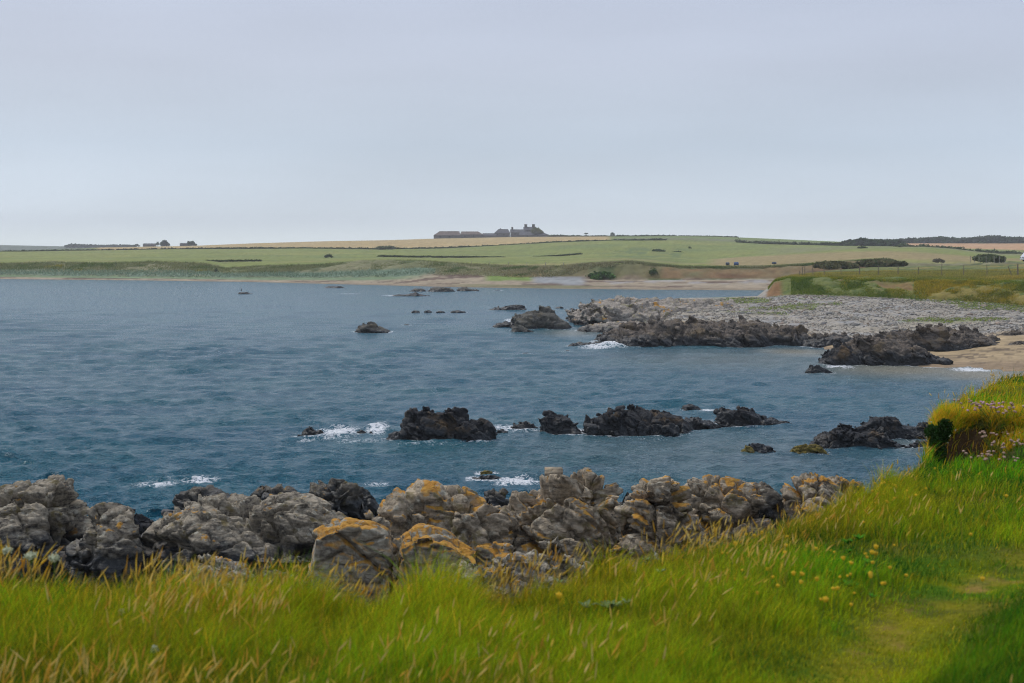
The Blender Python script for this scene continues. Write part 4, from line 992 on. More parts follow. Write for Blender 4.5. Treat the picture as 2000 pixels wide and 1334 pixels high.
rock('sea_rock', 'small black rock in foam beside the brown faced pair', [(998, 835), (1008, 821), (1025, 817), (1040, 822), (1056, 836)], YW(836), .5, 0, 'sea_black', .04, 36, 0.41, amp=1.15, ck=.5, npts=8, strata=.6, fine=.55, core=.8)
rock('sea_rock', 'pair of upright blocks with a brown face between them', [(1054, 838), (1056, 802), (1068, 799), (1084, 798), (1092, 803), (1100, 798), (1113, 806), (1122, 820), (1140, 842)], YW(842), .8, 0, 'sea', .045, 37, 0.68, dip=.2, sharp=1.2, amp=1.15, ck=.5, npts=8, strata=.6, fine=.55, core=.8)
rock('sea_rock', 'largest slanted black ridge of the middle reef', [(1132, 848), (1140, 812), (1160, 808), (1190, 797), (1208, 800), (1222, 785), (1232, 780), (1246, 786), (1262, 783), (1270, 791), (1284, 785), (1302, 796), (1325, 802), (1340, 815), (1352, 846)], YW(844), 1.3, 0, 'sea', .045, 38, 0.81, dip=.85, aniso=(1.9, .9, .5), sharp=1.2, amp=1.15, ck=.5, npts=8, strata=.6, fine=.55, core=.8)
rock('sea_rock', 'low brown slanted rock joining the two black ridges', [(1325, 842), (1335, 806), (1362, 809), (1385, 812), (1405, 830)], YW(832), .8, 0, 'sea', .045, 39, 0.54, dip=.7, aniso=(1.8, .9, .5), amp=1.15, ck=.5, npts=8, strata=.6, fine=.55, core=.8)
rock('sea_rock', 'small black rock in foam behind the middle reef', [(1328, 798), (1340, 785), (1356, 783), (1373, 798)], YW(799), .5, 0, 'sea_black', .06, 40, 0.47, amp=1.15, ck=.5, npts=8, strata=.6, fine=.55, core=.8)
rock('sea_rock', 'right end of the middle reef tapering into the water', [(1392, 828), (1402, 796), (1422, 786), (1442, 789), (1460, 785), (1480, 798), (1492, 806), (1512, 811), (1545, 822)], YW(826), 1.0, 0, 'sea_black', .05, 41, 0.68, dip=.5, aniso=(1.8, .9, .5), amp=1.15, ck=.5, npts=8, strata=.6, fine=.55, core=.8)
rock('sea_rock', 'small black rock alone in front of the right reef', [(1453, 880), (1460, 866), (1475, 861), (1490, 865), (1502, 863), (1516, 880)], YW(879), .45, 0, 'sea_black', .035, 42, 0.41, amp=1.15, ck=.5, npts=8, strata=.6, fine=.55, core=.8)
rock('weed_rock', 'yellow weed covered tip beside the small lone black rock', [(1446, 881), (1456, 869), (1466, 866), (1474, 880)], YW(881), .3, -.1, 'weed', .035, 43, .15)
rock('sea_rock', 'long dark reef close to the right grass bank', [(1575, 880), (1592, 848), (1612, 831), (1632, 832), (1652, 822), (1672, 828), (1700, 828), (1722, 838), (1745, 850), (1770, 866)], YW(872), .9, 0, 'sea', .042, 44, 0.61, dip=.4, amp=1.15, ck=.5, npts=8, strata=.6, fine=.55, core=.8)
rock('sea_rock', 'higher dark reef behind the long one near the right grass bank', [(1660, 845), (1672, 826), (1692, 815), (1706, 803), (1732, 797), (1752, 806), (1765, 822), (1785, 826), (1805, 813), (1835, 816), (1850, 845)], YW(851), .9, 0, 'sea', .045, 45, 0.68, dip=.4, amp=1.15, ck=.5, npts=8, strata=.6, fine=.55, core=.8)
rock('weed_rock', 'yellow brown weedy stones at the left tip of the long dark reef', [(1536, 884), (1552, 868), (1568, 866), (1585, 862), (1605, 868), (1618, 884)], YW(883), .5, -.1, 'weed', .035, 46, .2)
rock('weed_rock', 'yellow weed patch between the two dark reefs at the right', [(1725, 842), (1738, 832), (1758, 831), (1775, 842)], YW(848), .4, -.1, 'weed', .04, 47, .18)
rock('sea_rock', 'dark stones in the inlet under the right grass bank', [(1768, 872), (1785, 858), (1800, 852), (1822, 848), (1840, 870)], YW(872), .5, 0, 'sea_black', .04, 48, 0.41, amp=1.15, ck=.5, npts=8, strata=.6, fine=.55, core=.8)
rock('weed_rock', 'tiny weedy stone awash behind the central crags', [(938, 921), (950, 916), (962, 920)], YW(922), .25, -.1, 'weed', .035, 49, .12)
rock('reef_patch', 'dark stones awash behind the cleft of the central crags', [(920, 934), (945, 924), (968, 925), (985, 936)], YW(936), .5, -.15, 'sea_black', .04, 50, .2)

# -- farther rocks and ridges
rock('rock_ridge', 'long dark slanted ridge in front of the pebble beach', [(1150, 680), (1172, 662), (1185, 645), (1200, 637), (1240, 632), (1268, 622), (1300, 616), (1320, 617), (1342, 621), (1378, 614), (1400, 612), (1432, 617), (1462, 614), (1492, 620), (1520, 626), (1548, 625), (1562, 633), (1580, 650), (1600, 676)], YW(676) + 3, 4.2, 0, 'ridge', .10, 51, 1.76, dip=.75, aniso=(2.0, .9, .5), sharp=1.2, amp=1.1, core=.8, ck=.5, npts=8, strata=1.0, fine=.6)
rock('sea_rock', 'low black rocks running into foam left of the long slanted ridge', [(1105, 676), (1118, 666), (1140, 665), (1160, 666), (1180, 662), (1195, 676)], YW(676), 1.2, 0, 'sea_black', .08, 52, 0.68, amp=1.15, ck=.5, npts=8, strata=.6, fine=.55, core=.8)
rock('rock_ridge', 'dark spur at the front left of the right-hand ridge', [(1594, 712), (1600, 696), (1620, 685), (1628, 668), (1640, 660), (1656, 664), (1672, 676), (1690, 690), (1700, 712)], YW(710), 1.6, 0, 'sea', .08, 53, 1.08, dip=.9, aniso=(1.6, .9, .5), amp=1.1, core=.8, ck=.5, npts=8, strata=1.0, fine=.6)
rock('rock_ridge', 'brown front half of the right-hand ridge beside the sand', [(1640, 716), (1650, 665), (1665, 646), (1700, 645), (1722, 645), (1745, 652), (1775, 662), (1805, 675), (1840, 690), (1862, 706)], YW(712) + 1.5, 2.4, 0, 'ridge', .09, 54, 1.28, dip=.5, aniso=(1.7, .9, .55), amp=1.1, core=.8, ck=.5, npts=8, strata=1.0, fine=.6)
rock('rock_ridge', 'blue grey rear half of the right-hand ridge above the sand', [(1712, 690), (1722, 642), (1732, 633), (1762, 634), (1790, 630), (1812, 624), (1842, 628), (1880, 636), (1920, 641), (1942, 650), (1962, 678)], YW(690) + 1, 2.6, .2, 'ridge', .095, 55, 1.35, dip=.55, aniso=(1.8, .9, .5), amp=1.1, core=.8, ck=.5, npts=8, strata=1.0, fine=.6)
rock('rock_ridge', 'low brown shelf linking the two big dark ridges', [(1545, 680), (1570, 660), (1590, 650), (1625, 646), (1660, 648), (1690, 668)], YW(686) + 6, 2.0, 0, 'ridge', .10, 56, 1.08, amp=1.1, core=.8, ck=.5, npts=8, strata=1.0, fine=.6)
rock('sea_rock', 'small black rock with foam in front of the right-hand ridge', [(1566, 728), (1580, 713), (1594, 705), (1606, 712), (1624, 727)], YW(727), .7, 0, 'sea_black', .05, 57, 0.68, amp=1.15, ck=.5, npts=8, strata=.6, fine=.55, core=.8)
rock('sand_rock', 'grey rock half buried in sand at the right edge', [(1940, 662), (1955, 646), (1985, 641), (2020, 644), (2060, 660)], 118, 1.5, .3, 'ridge', .10, 58, .7)
rock('sand_rock', 'small flat grey rock on the sand near the right edge', [(1962, 672), (1985, 664), (2010, 662), (2040, 672)], 112, .9, .4, 'ridge', .09, 59, .4)
rock('rock_slab', 'pale grey slab headland in front of the far bay', [(1104, 640), (1107, 613), (1120, 604), (1140, 596), (1165, 583), (1176, 580), (1230, 579), (1300, 580), (1360, 581), (1410, 582), (1440, 590)], YW(640) + 12, 9.0, 0, 'pale', .16, 60, 2.2, dip=.5, aniso=(2.2, 1.2, .45))
rock('rock_slab', 'low pale shelf below the slab headland', [(1125, 645), (1150, 632), (1200, 626), (1260, 626), (1300, 632), (1330, 645)], YW(646), 3.0, 0, 'pale', .12, 61, .9, dip=.4, aniso=(2, 1, .4))
rock('sea_rock', 'humped dark rock with a pale right flank off the slab headland', [(1000, 640), (1004, 614), (1018, 602), (1030, 596), (1048, 600), (1062, 597), (1074, 596), (1086, 606), (1098, 618), (1110, 630), (1120, 641)], YW(640), 2.0, 0, 'far', .11, 62, 1.49, dip=.5, amp=1.15, ck=.5, npts=8, strata=.6, fine=.55, core=.8)
rock('sea_rock', 'low black rocks at the left foot of the humped rock', [(960, 640), (970, 627), (985, 625), (1004, 624), (1010, 640)], YW(638), 1.0, 0, 'sea_black', .09, 63, 0.68, amp=1.15, ck=.5, npts=8, strata=.6, fine=.55, core=.8)
rock('sea_rock', 'dark stones just in front of the humped rock', [(995, 649), (1004, 634), (1016, 629), (1026, 634), (1036, 641), (1048, 649)], YW(648), .9, 0, 'far', .08, 64, 0.61, amp=1.15, ck=.5, npts=8, strata=.6, fine=.55, core=.8)
rock('sea_rock', 'line of black rocks behind the humped rock', [(954, 605), (972, 597), (985, 598), (998, 592), (1022, 594), (1030, 605)], YW(605), 1.5, 0, 'sea_black', .12, 65, 0.81, amp=1.15, ck=.5, npts=8, strata=.6, fine=.55, core=.8)
rock('sea_rock', 'two tiny black rocks between the humped rock and slab headland', [(1080, 602), (1088, 598), (1096, 595), (1104, 602)], YW(602), .8, 0, 'sea_black', .12, 66, 0.54, amp=1.15, ck=.5, npts=8, strata=.6, fine=.55, core=.8)
rock('sea_rock', 'tiny black rock touching the left end of the slab headland', [(1110, 604), (1118, 598), (1126, 604)], YW(604), .8, 0, 'sea_black', .12, 67, 0.54, amp=1.15, ck=.5, npts=8, strata=.6, fine=.55, core=.8)
rock('sea_rock', 'isolated dark rock in open water with a brown top', [(694, 648), (698, 633), (706, 628), (722, 627), (736, 630), (750, 640), (766, 649)], YW(648), 1.3, 0, 'far', .09, 68, 0.94, dip=.3, amp=1.15, ck=.5, npts=8, strata=.6, fine=.55, core=.8)
for i_, (a_, b_, t_, l_) in enumerate([(787, 796, 3, 'tiny dark stone at the left end of the row of skerries'), (801, 823, 6, 'double black skerry second in the row'), (826, 845, 7, 'rounded black skerry in the middle of the row'),
                                    (850, 871, 5, 'low dark skerry right of the rounded one'), (878, 910, 6.5, 'longest dark skerry at the right end of the row')]):
    m_ = (a_ + b_) / 2
    rock('skerry', l_, [(a_, 611), (a_ + 4, 611 - t_ * .8), (m_, 611 - t_), (b_ - 5, 611 - t_ * .7), (b_, 611)], YW(610.5), .9, 0, 'sea_black', .11, 70 + i_, .5, group='skerries in a row across the bay')
rock('skerry', 'left hump of the far double skerry near the beach', [(798, 569), (808, 564), (820, 561), (834, 568)], YW(569), 2, 0, 'far', .2, 80, 1.0)
rock('skerry', 'broad middle hump of the far skerry near the beach', [(832, 569), (845, 561), (862, 559), (876, 560), (890, 568)], YW(569), 2.5, 0, 'far', .2, 81, 1.2)
rock('skerry', 'right hump of the far skerry near the beach', [(888, 568), (896, 561), (908, 559), (922, 564), (930, 563), (938, 568)], YW(568), 2.2, 0, 'far', .2, 82, 1.1)
rock('skerry', 'long low skerry in front of the far humps', [(762, 578), (775, 574), (795, 574), (812, 570), (824, 574), (840, 577)], YW(578), 1.6, 0, 'sea_black', .18, 83, .7)
rock('skerry', 'flat dark skerry left of the far humps', [(630, 562), (642, 558), (655, 559), (662, 557), (676, 562)], YW(562), 1.6, 0, 'sea_black', .2, 84, .7)
rock('skerry', 'low dark skerry carrying a standing bird', [(465, 574), (467, 569), (474, 570), (482, 569), (488, 572), (497, 573.5)], YW(574), 1.0, 0, 'sea_black', .14, 85, .5)
rock('skerry', 'tiny dark stone awash right of the far humps', [(965, 567), (972, 564.5), (979, 567)], YW(567), .9, 0, 'sea_black', .16, 86, .4)
rock('skerry', 'flat dark stone awash left of the foaming ridge tip', [(1016, 691), (1026, 687.5), (1040, 691)], YW(691), .8, -.1, 'sea_black', .08, 87, .3)
rock('skerry', 'small purple black stone awash below the foaming ridge tip', [(1098, 686), (1108, 682), (1118, 686)], YW(686), .7, -.1, 'sea_black', .08, 88, .3)
rock('skerry', 'tiny dark stone alone between isolated rock and humped rock', [(788, 634), (796, 631.5), (800, 634)], YW(634), .6, -.1, 'sea_black', .1, 89, .3)
build_water()
print('rock verts', sum(n for o, n in ROCKS))

# ------------------------------------------------------------------ bird
def bird():
    Y = YW(573); b = P(471, 569.3, Y); root = empty('cormorant', b, 'dark cormorant standing upright on the low skerry', 'bird')
    blk = plain('bird_plumage', (.015, .018, .02), rough=.6)
    bm = bmesh.new(); sk = [((0, 0, .04), .03), ((0, 0, .12), .07), ((.0, 0, .28), .13), ((.02, 0, .45), .12), ((.03, 0, .58), .06), ((.01, 0, .70), .04), ((-.01, 0, .80), .055), ((-.10, 0, .82), .022), ((-.19, 0, .80), .008)]
    K = 10; prev = None
    for i, (c, r_) in enumerate(sk):
        c = Vector(c); d = (Vector(sk[min(i + 1, len(sk) - 1)][0]) - Vector(sk[max(i - 1, 0)][0])).normalized(); q = d.to_track_quat('Z', 'Y')
        ring = [bm.verts.new(c + q @ Vector((math.cos(a) * r_, math.sin(a) * r_, 0))) for a in [2 * math.pi * k / K for k in range(K)]]
        if prev:
            for k in range(K): bm.faces.new((prev[k], prev[(k + 1) % K], ring[(k + 1) % K], ring[k]))
        else: bm.faces.new(ring[::-1])
        prev = ring
    bm.faces.new(prev)
    # tail
    t = [bm.verts.new(v) for v in ((.08, -.05, .16), (.08, .05, .16), (.20, .05, .0), (.20, -.05, .0), (.05, 0, .1))]; bm.faces.new(t[:4]); bm.faces.new((t[0], t[3], t[4])); bm.faces.new((t[1], t[4], t[2]))
    me = bpy.data.meshes.new('body'); bm.to_mesh(me); bm.free(); me.materials.append(blk); o = bpy.data.objects.new('body', me); C.objects.link(o); o.parent = root
    for s in (-1, 1):
        o = box('leg', -.012, .012, s * .05 - .012, s * .05 + .012, -.03, .12, blk, root)
    root.scale = (.75, .75, .75)
bird()

# ------------------------------------------------------------------ foreground grass land
YE = [(-3000, 6.6), (-300, 6.6), (0, 6.58), (300, 6.5), (560, 6.5), (680, 6.62), (760, 6.5), (900, 6.42), (1000, 6.52), (1130, 6.88), (1200, 7.2), (1300, 7.6), (1400, 7.95), (1500, 8.25), (1600, 8.8), (1680, 9.4), (1750, 10.1), (1780, 10.7), (1796, 11.3), (1804, 12.4), (1816, 13.2), (1834, 14.2), (1860, 15.6), (1885, 16.8), (1920, 18.4), (2000, 21.5), (2200, 27), (4000, 30)]
YEa = np.array(YE)
def gz(x, y):
    """height of the grassy ground"""
    x = np.asarray(x, float); y = np.asarray(y, float)
    yy = np.maximum(y, 1.2)
    px = np.clip(1000 + F * x / (yy + .12), -2500, 3800)
    ed = np.interp(px, YEa[:, 0], YEa[:, 1]) + .12 * fbm2(x, y, .9, 3, 61)
    z = -1.6 - .03 * (np.minimum(np.maximum(y, -5), 40) - 5) + .035 * fbm2(x, y, 1.1, 4, 62) + .05 * fbm2(x, y, .3, 2, 63)
    hx = sstep(1782, 1835, px)
    yb = y + .35 * fbm2(x, y * 0, 1.6, 3, 64)
    z += hx * (sstep(12.30, 12.80, yb) * .17 - .10 * sstep(13, 18, y))
    pxn = px + 45 * fbm2(x, y, 2.2, 3, 66)
    pit = sstep(1820, 1850, pxn) * (1 - sstep(1935, 1985, pxn)) * sstep(11.0, 11.6, y) * (1 - sstep(12.4, 12.7, y))
    z -= .34 * pit
    # footpath worn into the turf
    d = pathd(x, y); z -= .035 * np.exp(-(d / .22) ** 2)
    z += .10 * sstep(.3, .9, x - pathx(y)) * sstep(3, 4, y) * (1 - sstep(8, 9, y))
    dd = y - ed
    z -= np.where(dd > 0, 1.5 * dd + .25 * dd ** 2, 0) * 1.0 + .25 * sstep(-.35, .1, dd)
    return CZ + np.maximum(z, -7.5)
PATH = [(-1.2, 2.5), (.2, 3.6), (.75, 4.3), (1.12, 4.9), (1.38, 5.4), (1.66, 5.95), (2.1, 6.55), (2.7, 7.2), (3.7, 8.2), (6, 10), (10, 13)]
def pathx(y): return np.interp(y, [b for a, b in PATH], [a for a, b in PATH])
def pathd(x, y):
    sh = np.shape(x); x = np.ravel(x); y = np.ravel(y); best = np.full(x.shape, 1e9)
    for (a, b), (c, d) in zip(PATH[:-1], PATH[1:]):
        ux, uy = c - a, d - b; t = np.clip(((x - a) * ux + (y - b) * uy) / (ux * ux + uy * uy), 0, 1)
        best = np.minimum(best, np.hypot(x - a - t * ux, y - b - t * uy))
    return best.reshape(sh)
def edge_y(px): return np.interp(px, YEa[:, 0], YEa[:, 1])
def build_turf():
    xs = np.concatenate([np.arange(-26, -4, .35), np.arange(-4, 9, .06), np.arange(9, 34, .35)]); ys = np.concatenate([np.arange(-8, 3.6, .3), np.arange(3.6, 14, .05), np.arange(14, 36, .15)])
    X, Y = np.meshgrid(xs, ys); Z = gz(X, Y)
    n1 = fbm2(X, Y, 1.3, 4, 71); n2 = fbm2(X, Y, 6, 4, 72)
    gy, gx = np.gradient(Z); 
    sl = np.hypot(gx / np.gradient(X, axis=1), gy / np.gradient(Y, axis=0))
    col = np.ones(X.shape + (3,)) * np.array([.06, .12, .010])
    def put(m, c):
        m = np.clip(m, 0, 1)[..., None]
        nonlocal col
        col = col * (1 - m) + np.array(c) * m
    put(sstep(0, .6, n1), (.09, .10, .018))
    d = pathd(X, Y)
    put(np.exp(-(d / .20) ** 2) * .9 * sstep(-.6, .3, n2), (.20, .18, .014))
    bare = np.exp(-(d / .10) ** 2) * sstep(.50, .85, fbm2(X, Y, 4.5, 3, 73) + .3 * n2 + .25 * (1 - sstep(5.6, 6.4, Y)))
    put(bare * .7, (.24, .14, .06))
    put(sstep(.5, .9, sl), (.060, .038, .020)); put(sstep(.5, .9, sl) * sstep(.1, .5, n2), (.12, .078, .04))
    m = colmat('turf', nsc=30, var=.35, bump=.02); m.node_tree.nodes['Principled BSDF'].inputs['Specular IOR Level'].default_value = 0
    o = mk('grassy_ground', np.stack([X, Y, Z], -1).reshape(-1, 3), gridfaces(*X.shape), m, smooth=True, col=col.reshape(-1, 3))
    tag(o, 'grassy clifftop with a worn footpath', 'ground', kind='structure')
    # rocky foreshore between the grass and the crags
    xs = np.arange(-16, 16, .16); ys = np.arange(9, 38, .16); X, Y = np.meshgrid(xs, ys)
    Z = np.interp(Y, [9, 14, 18, 22, 27, 31, 34, 38], [4.4, 3.8, 3.3, 2.9, 1.7, .3, -.8, -2]) + .35 * fbm2(X, Y, .6, 4, 81) + .2 * np.abs(fbm2(X, Y, 2, 3, 82))
    o = mk('rocky_foreshore', np.stack([X, Y, Z], -1).reshape(-1, 3), gridfaces(*X.shape), M['near_dark'], smooth=True)
    tag(o, 'dark broken rock floor under the crags', 'ground', kind='structure')
build_turf()

def sample_turf(r, n, y0=3.6, power=1.0, extra=0.0):
    px = r.uniform(-160, 2160, n); e = edge_y(px) + extra
    y = 1 / (1 / y0 + (1 / e - 1 / y0) * r.random(n) ** power)
    x = (px - 1000) / F * (y + .12)
    return x, y, px
def build_grass():
    r = np.random.default_rng(91)
    x, y, px = sample_turf(r, 230000, extra=.25)
    # more in the far headland
    x2, y2, px2 = sample_turf(r, 70000, 8, .8, extra=.3); k = px2 > 1100; x, y, px = [np.concatenate([a, b[k]]) for a, b in ((x, x2), (y, y2), (px, px2))]
    n = len(x); z = gz(x, y)
    d = pathd(x, y); e = edge_y(px)
    dk = np.clip((e - y), 0, 9)
    n1 = fbm2(x, y, .9, 4, 95); n2 = fbm2(x, y, 2.8, 3, 96); n3 = fbm2(x, y, .35, 3, 97)
    h = .062 + .05 * (n1 + .3) + .075 * np.exp(-dk / .9) + .07 * np.clip(n2, 0, 1)
    h += .035 * sstep(1000, 400, px) + .12 * n2 * sstep(-.2, .6, fbm2(x, y, .6, 2, 98))
    h = np.maximum(h, .045)
    h *= np.clip(.26 + .74 * sstep(.08, .5, d), 0, 1)
    right = x > pathx(y)
    h = np.where(right & (d < 1.6), np.minimum(h, .045 + .05 * r.random(n) + .06 * np.clip(n2, 0, 1)), h)
    h *= r.uniform(.5, 1.25, n)
    pxn = px + 45 * fbm2(x, y, 2.2, 3, 66)
    pit = (pxn > 1838) & (pxn < 1948) & (y > 11.5) & (y < 12.75)
    keep = (r.random(n) < np.where(pit, .04, 1)) & (r.random(n) > .35 * np.exp(-(d / .15) ** 2)) & (h > .008)
    bz = np.exp(-(d / .10) ** 2) * sstep(.50, .85, fbm2(x, y, 4.5, 3, 73) + .3 * fbm2(x, y, 6, 4, 72) + .25 * (1 - sstep(5.6, 6.4, y)))
    keep &= r.random(n) > bz * .9
    green = np.array([.150, .40, .012]); deep = np.array([.018, .115, .012]); yel = np.array([.46, .45, .016]); gold = np.array([.72, .44, .03])
    a = sstep(-.28, .38, n1 * 1.3 + .8 * n2 + .22 * r.normal(size=n) - .06)[:, None]
    col = deep * (1 - a) + green * a
    b = (sstep(.05, .75, n3 * 1.1 + .35 * r.normal(size=n) + .55 * np.exp(-dk / .8) - .28) * .72)[:, None]; col = col * (1 - b) + yel * b
    hd = (px > 1800) & (y > 11.8)
    c = ((r.random(n) < .05 + .25 * np.exp(-dk / .6) + .08 * (px < 500) + .30 * hd) * .9)[:, None]; col = col * (1 - c) + gold * c
    pth = (np.exp(-(d / .27) ** 2) * .95 * sstep(-.5, .5, fbm2(x, y, 3.5, 4, 171) + .1))[:, None]; col = col * (1 - pth) + np.array([.50, .48, .016]) * pth
    rt = (right & (d > .3))[:, None] * .55; col = col * (1 - rt) + np.array([.05, .17, .010]) * rt
    col = col * (.55 + .95 * r.random((n, 1)) ** 1.3)
    w = (.0024 + .0022 * r.random(n)) * (1 + .10 * np.clip(y - 6, 0, 12))
    lean = r.normal(size=(n, 2)) * .34 + np.array([.22, .03])
    K = np.nonzero(keep)[0]
    v, f, cc = blades(np.stack([x, y, z - .006], 1)[K], h[K], w[K], lean[K], r.uniform(0, math.pi, n)[K], col[K])
    m = 17000; pxf = r.uniform(1795, 2160, m); yf_ = r.uniform(12.2, 13.2, m); pxm = pxf + 60 * fbm2((pxf - 1000) / F * yf_, yf_, 2.5, 3, 67); kk = (pxm < 1848) | (pxm > 1935) | (yf_ > 12.66 + .1 * fbm2(pxf * .02, yf_ * 0, 1, 3, 68)) | (r.random(m) < .05)
    pxf, yf_ = pxf[kk], yf_[kk]; m = len(pxf); xf = (pxf - 1000) / F * (yf_ + .12); zf = gz(xf, yf_)
    v3 = blades(np.stack([xf, yf_, zf], 1), r.uniform(.09, .22, m), r.uniform(.004, .007, m), r.normal(size=(m, 2)) * .35 + np.array([.1, -.75]), r.uniform(-.5, .5, m), pal_mix(r, m, [tuple(green), tuple(yel), tuple(gold), (.50, .36, .04), tuple(gold)]))
    v, f, cc = join([(v, f, cc), v3])
    tag(mk('grass', v, f, M['leaf'], col=cc), 'long green and yellow grass covering the clifftop', 'grass', kind='stuff')
    # stalks with ripe seed heads
    x, y, px = sample_turf(r, 34000, extra=.15)
    e = edge_y(px); dk = np.clip(e - y, 0, 9); d = pathd(x, y); nn = fbm2(x, y, 1.6, 3, 99)
    pr = .07 + .95 * np.exp(-dk / .45) * (1 - .4 * sstep(900, 1200, px)) + .85 * sstep(1200, 1400, px) * np.exp(-dk / 1.1) + .16 * sstep(750, 150, px) * (.35 + .65 * sstep(5.0, 6.0, y))
    pr *= sstep(.35, .7, d) * sstep(-.5, .3, nn) * np.where((x > pathx(y)), .08, 1)
    k = r.random(len(x)) < pr * 1.0; x, y, px, dk = x[k], y[k], px[k], dk[k]; n = len(x); z = gz(x, y)
    h = .15 + .09 * r.random(n) + .05 * sstep(700, 0, px) - .03 * sstep(900, 1500, px)
    lean = r.normal(size=(n, 2)) * .17 + np.array([.14, .02]); 
    base = np.stack([x, y, z], 1)
    sc_ = np.array([.34, .25, .045])
    v1 = blades(base, h, np.full(n, .0022), lean, r.uniform(0, 3.14, n), sc_ * r.uniform(.8, 1.2, (n, 1)), rows=(0, .35, .7, 1))
    ln = np.concatenate([lean, np.zeros((n, 1))], 1); nl = np.linalg.norm(lean, axis=1)
    tipp = base + np.array([0, 0, 1.]) * (h * (1 - .25 * nl))[:, None] + ln * h[:, None]
    dv = np.array([0, 0, 1.]) * (1 - .5 * nl)[:, None] + ln * 2.0
    hl = .032 + .045 * r.random(n) + .03 * sstep(600, 0, px); big = 1 + .15 * sstep(600, 0, px)
    colh = pal_mix(r, n, [(.76, .57, .09), (.74, .55, .15), (.78, .62, .24), (.66, .40, .06)])
    v2 = heads(tipp - dv * (hl * .25)[:, None], hl, (.0017 + .0017 * r.random(n)) * big * (1 + .05 * np.clip(y - 6, 0, 12)), dv, colh)
    v, f, c = join([v1, v2])
    tag(mk('seeding_grass', v, f, M['leaf'], col=c), 'golden grass stalks with ripe seed heads', 'grass', kind='stuff')
build_grass()

# ------------------------------------------------------------------ flowers and small plants
def turf_at(px, py):
    """point of the grassy ground seen at a place of the photograph"""
    ys = np.linspace(3.5, 30, 1500); p = P(np.full_like(ys, px), np.full_like(ys, py), ys)
    g = gz(p[:, 0], p[:, 1]); k = np.nonzero(p[:, 2] <= g)[0]; k = k[0] if len(k) else len(ys) - 1
    return np.array([p[k, 0], p[k, 1], g[k]])
def mesh_obj(name, bm, mat, parent):
    me = bpy.data.meshes.new(name); bm.to_mesh(me); bm.free(); me.materials.append(mat)
    o = bpy.data.objects.new(name, me); C.objects.link(o); o.parent = parent; return o
M['yellow'] = plain('yellow_petal', (.72, .47, .02), rough=.6, sc=60)
M['pink'] = plain('pink_petal', (.52, .30, .40), rough=.7, sc=80)
M['pink_dry'] = plain('faded_petal', (.38, .25, .19), rough=.8, sc=80)
M['white'] = plain('white_petal', (.50, .52, .36), rough=.7, sc=60, var=.15)
M['stem'] = plain('green_stem', (.10, .16, .03), sc=40)
M['silver'] = plain('silvery_leaf', (.20, .27, .13), rough=.9, sc=40, spec=.05)
M['dark_leaf'] = plain('dark_leaf', (.02, .045, .012), sc=40)
def stalk(bm, a, b, r):
    a = Vector(a); b = Vector(b); d = b - a
    bmesh.ops.create_cone(bm, cap_ends=True, segments=5, radius1=r, radius2=r * .7, depth=d.length, matrix=Matrix.Translation((a + b) / 2) @ d.to_track_quat('Z', 'Y').to_matrix().to_4x4())
def make_yellow():
    root = empty('yellow_flower', (0, 0, 0), 'small yellow flower in the grass', 'flower')
    bm = bmesh.new(); stalk(bm, (0, 0, 0), (.005, 0, .09), .0015); mesh_obj('stem', bm, M['stem'], root)
    bm = bmesh.new()
    for i in range(6):
        a = i * math.pi / 3; c = Vector((.005 + math.cos(a) * .008, math.sin(a) * .008, .094))
        bmesh.ops.create_uvsphere(bm, u_segments=7, v_segments=5, radius=1, matrix=Matrix.Translation(c) @ Matrix.Rotation(a, 4, 'Z') @ Matrix.Rotation(-.5, 4, 'Y') @ Matrix.Diagonal((.0085, .0055, .0035, 1)))
    bmesh.ops.create_uvsphere(bm, u_segments=8, v_segments=6, radius=.006, matrix=Matrix.Translation((.005, 0, .096)))
    mesh_obj('petals', bm, M['yellow'], root); return root
yf = make_yellow(); r_ = np.random.default_rng(3)
spots = [(1085, 1265, 1.5, 'low yellow flower alone in the bottom grass near the centre'), (1425, 1125, 1.2, None), (1448, 1088, 1.1, None), (1460, 1085, 1.1, None), (1475, 1082, 1.1, None), (1545, 1080, 1.1, None), (1530, 1130, 1.2, None), (1535, 1125, 1.2, None),
         (1610, 1120, 1.2, None), (1655, 1145, 1.2, None), (1660, 1147, 1.2, None), (1712, 1135, 1.3, None), (1718, 1140, 1.3, None), (1722, 1145, 1.3, None), (1705, 1148, 1.1, None), (1745, 1155, 1, None), (1755, 1160, 1, None), (1545, 1175, 1.3, None), (1552, 1187, 1.1, None),
         (1555, 1198, 1.0, None), (1515, 1190, 1.1, None), (1598, 1200, 1.1, None), (1630, 1198, 1, None), (1640, 1206, 1.1, None), (1600, 1206, .9, None), (1710, 1180, 1.2, None), (1712, 1188, 1, None), (1725, 1190, .9, None), (1700, 1200, 1.2, None), (1592, 1255, 1.4, 'yellow flower low beside the left rim of the footpath'), (1668, 1235, .9, None),
         (1920, 1205, 1.2, 'yellow flower alone on the turf right of the footpath'), (1912, 1083, 1.1, 'yellow flower alone at the top of the turf right of centre'), (1955, 1015, 1.2, None), (1500, 1160, .9, None), (1450, 1175, .9, None), (1425, 1168, .8, None), (1680, 1130, 1, None), (1690, 1118, 1, None), (1640, 1170, .8, None), (1470, 1200, .8, None)]
for k_ in range(26): spots.append((1730 + r_.normal() * 45, 985 + r_.normal() * 18, .9, None))
for k_ in range(12): spots.append((1600 + r_.normal() * 90, 1140 + r_.normal() * 40, .8, None))
first = True
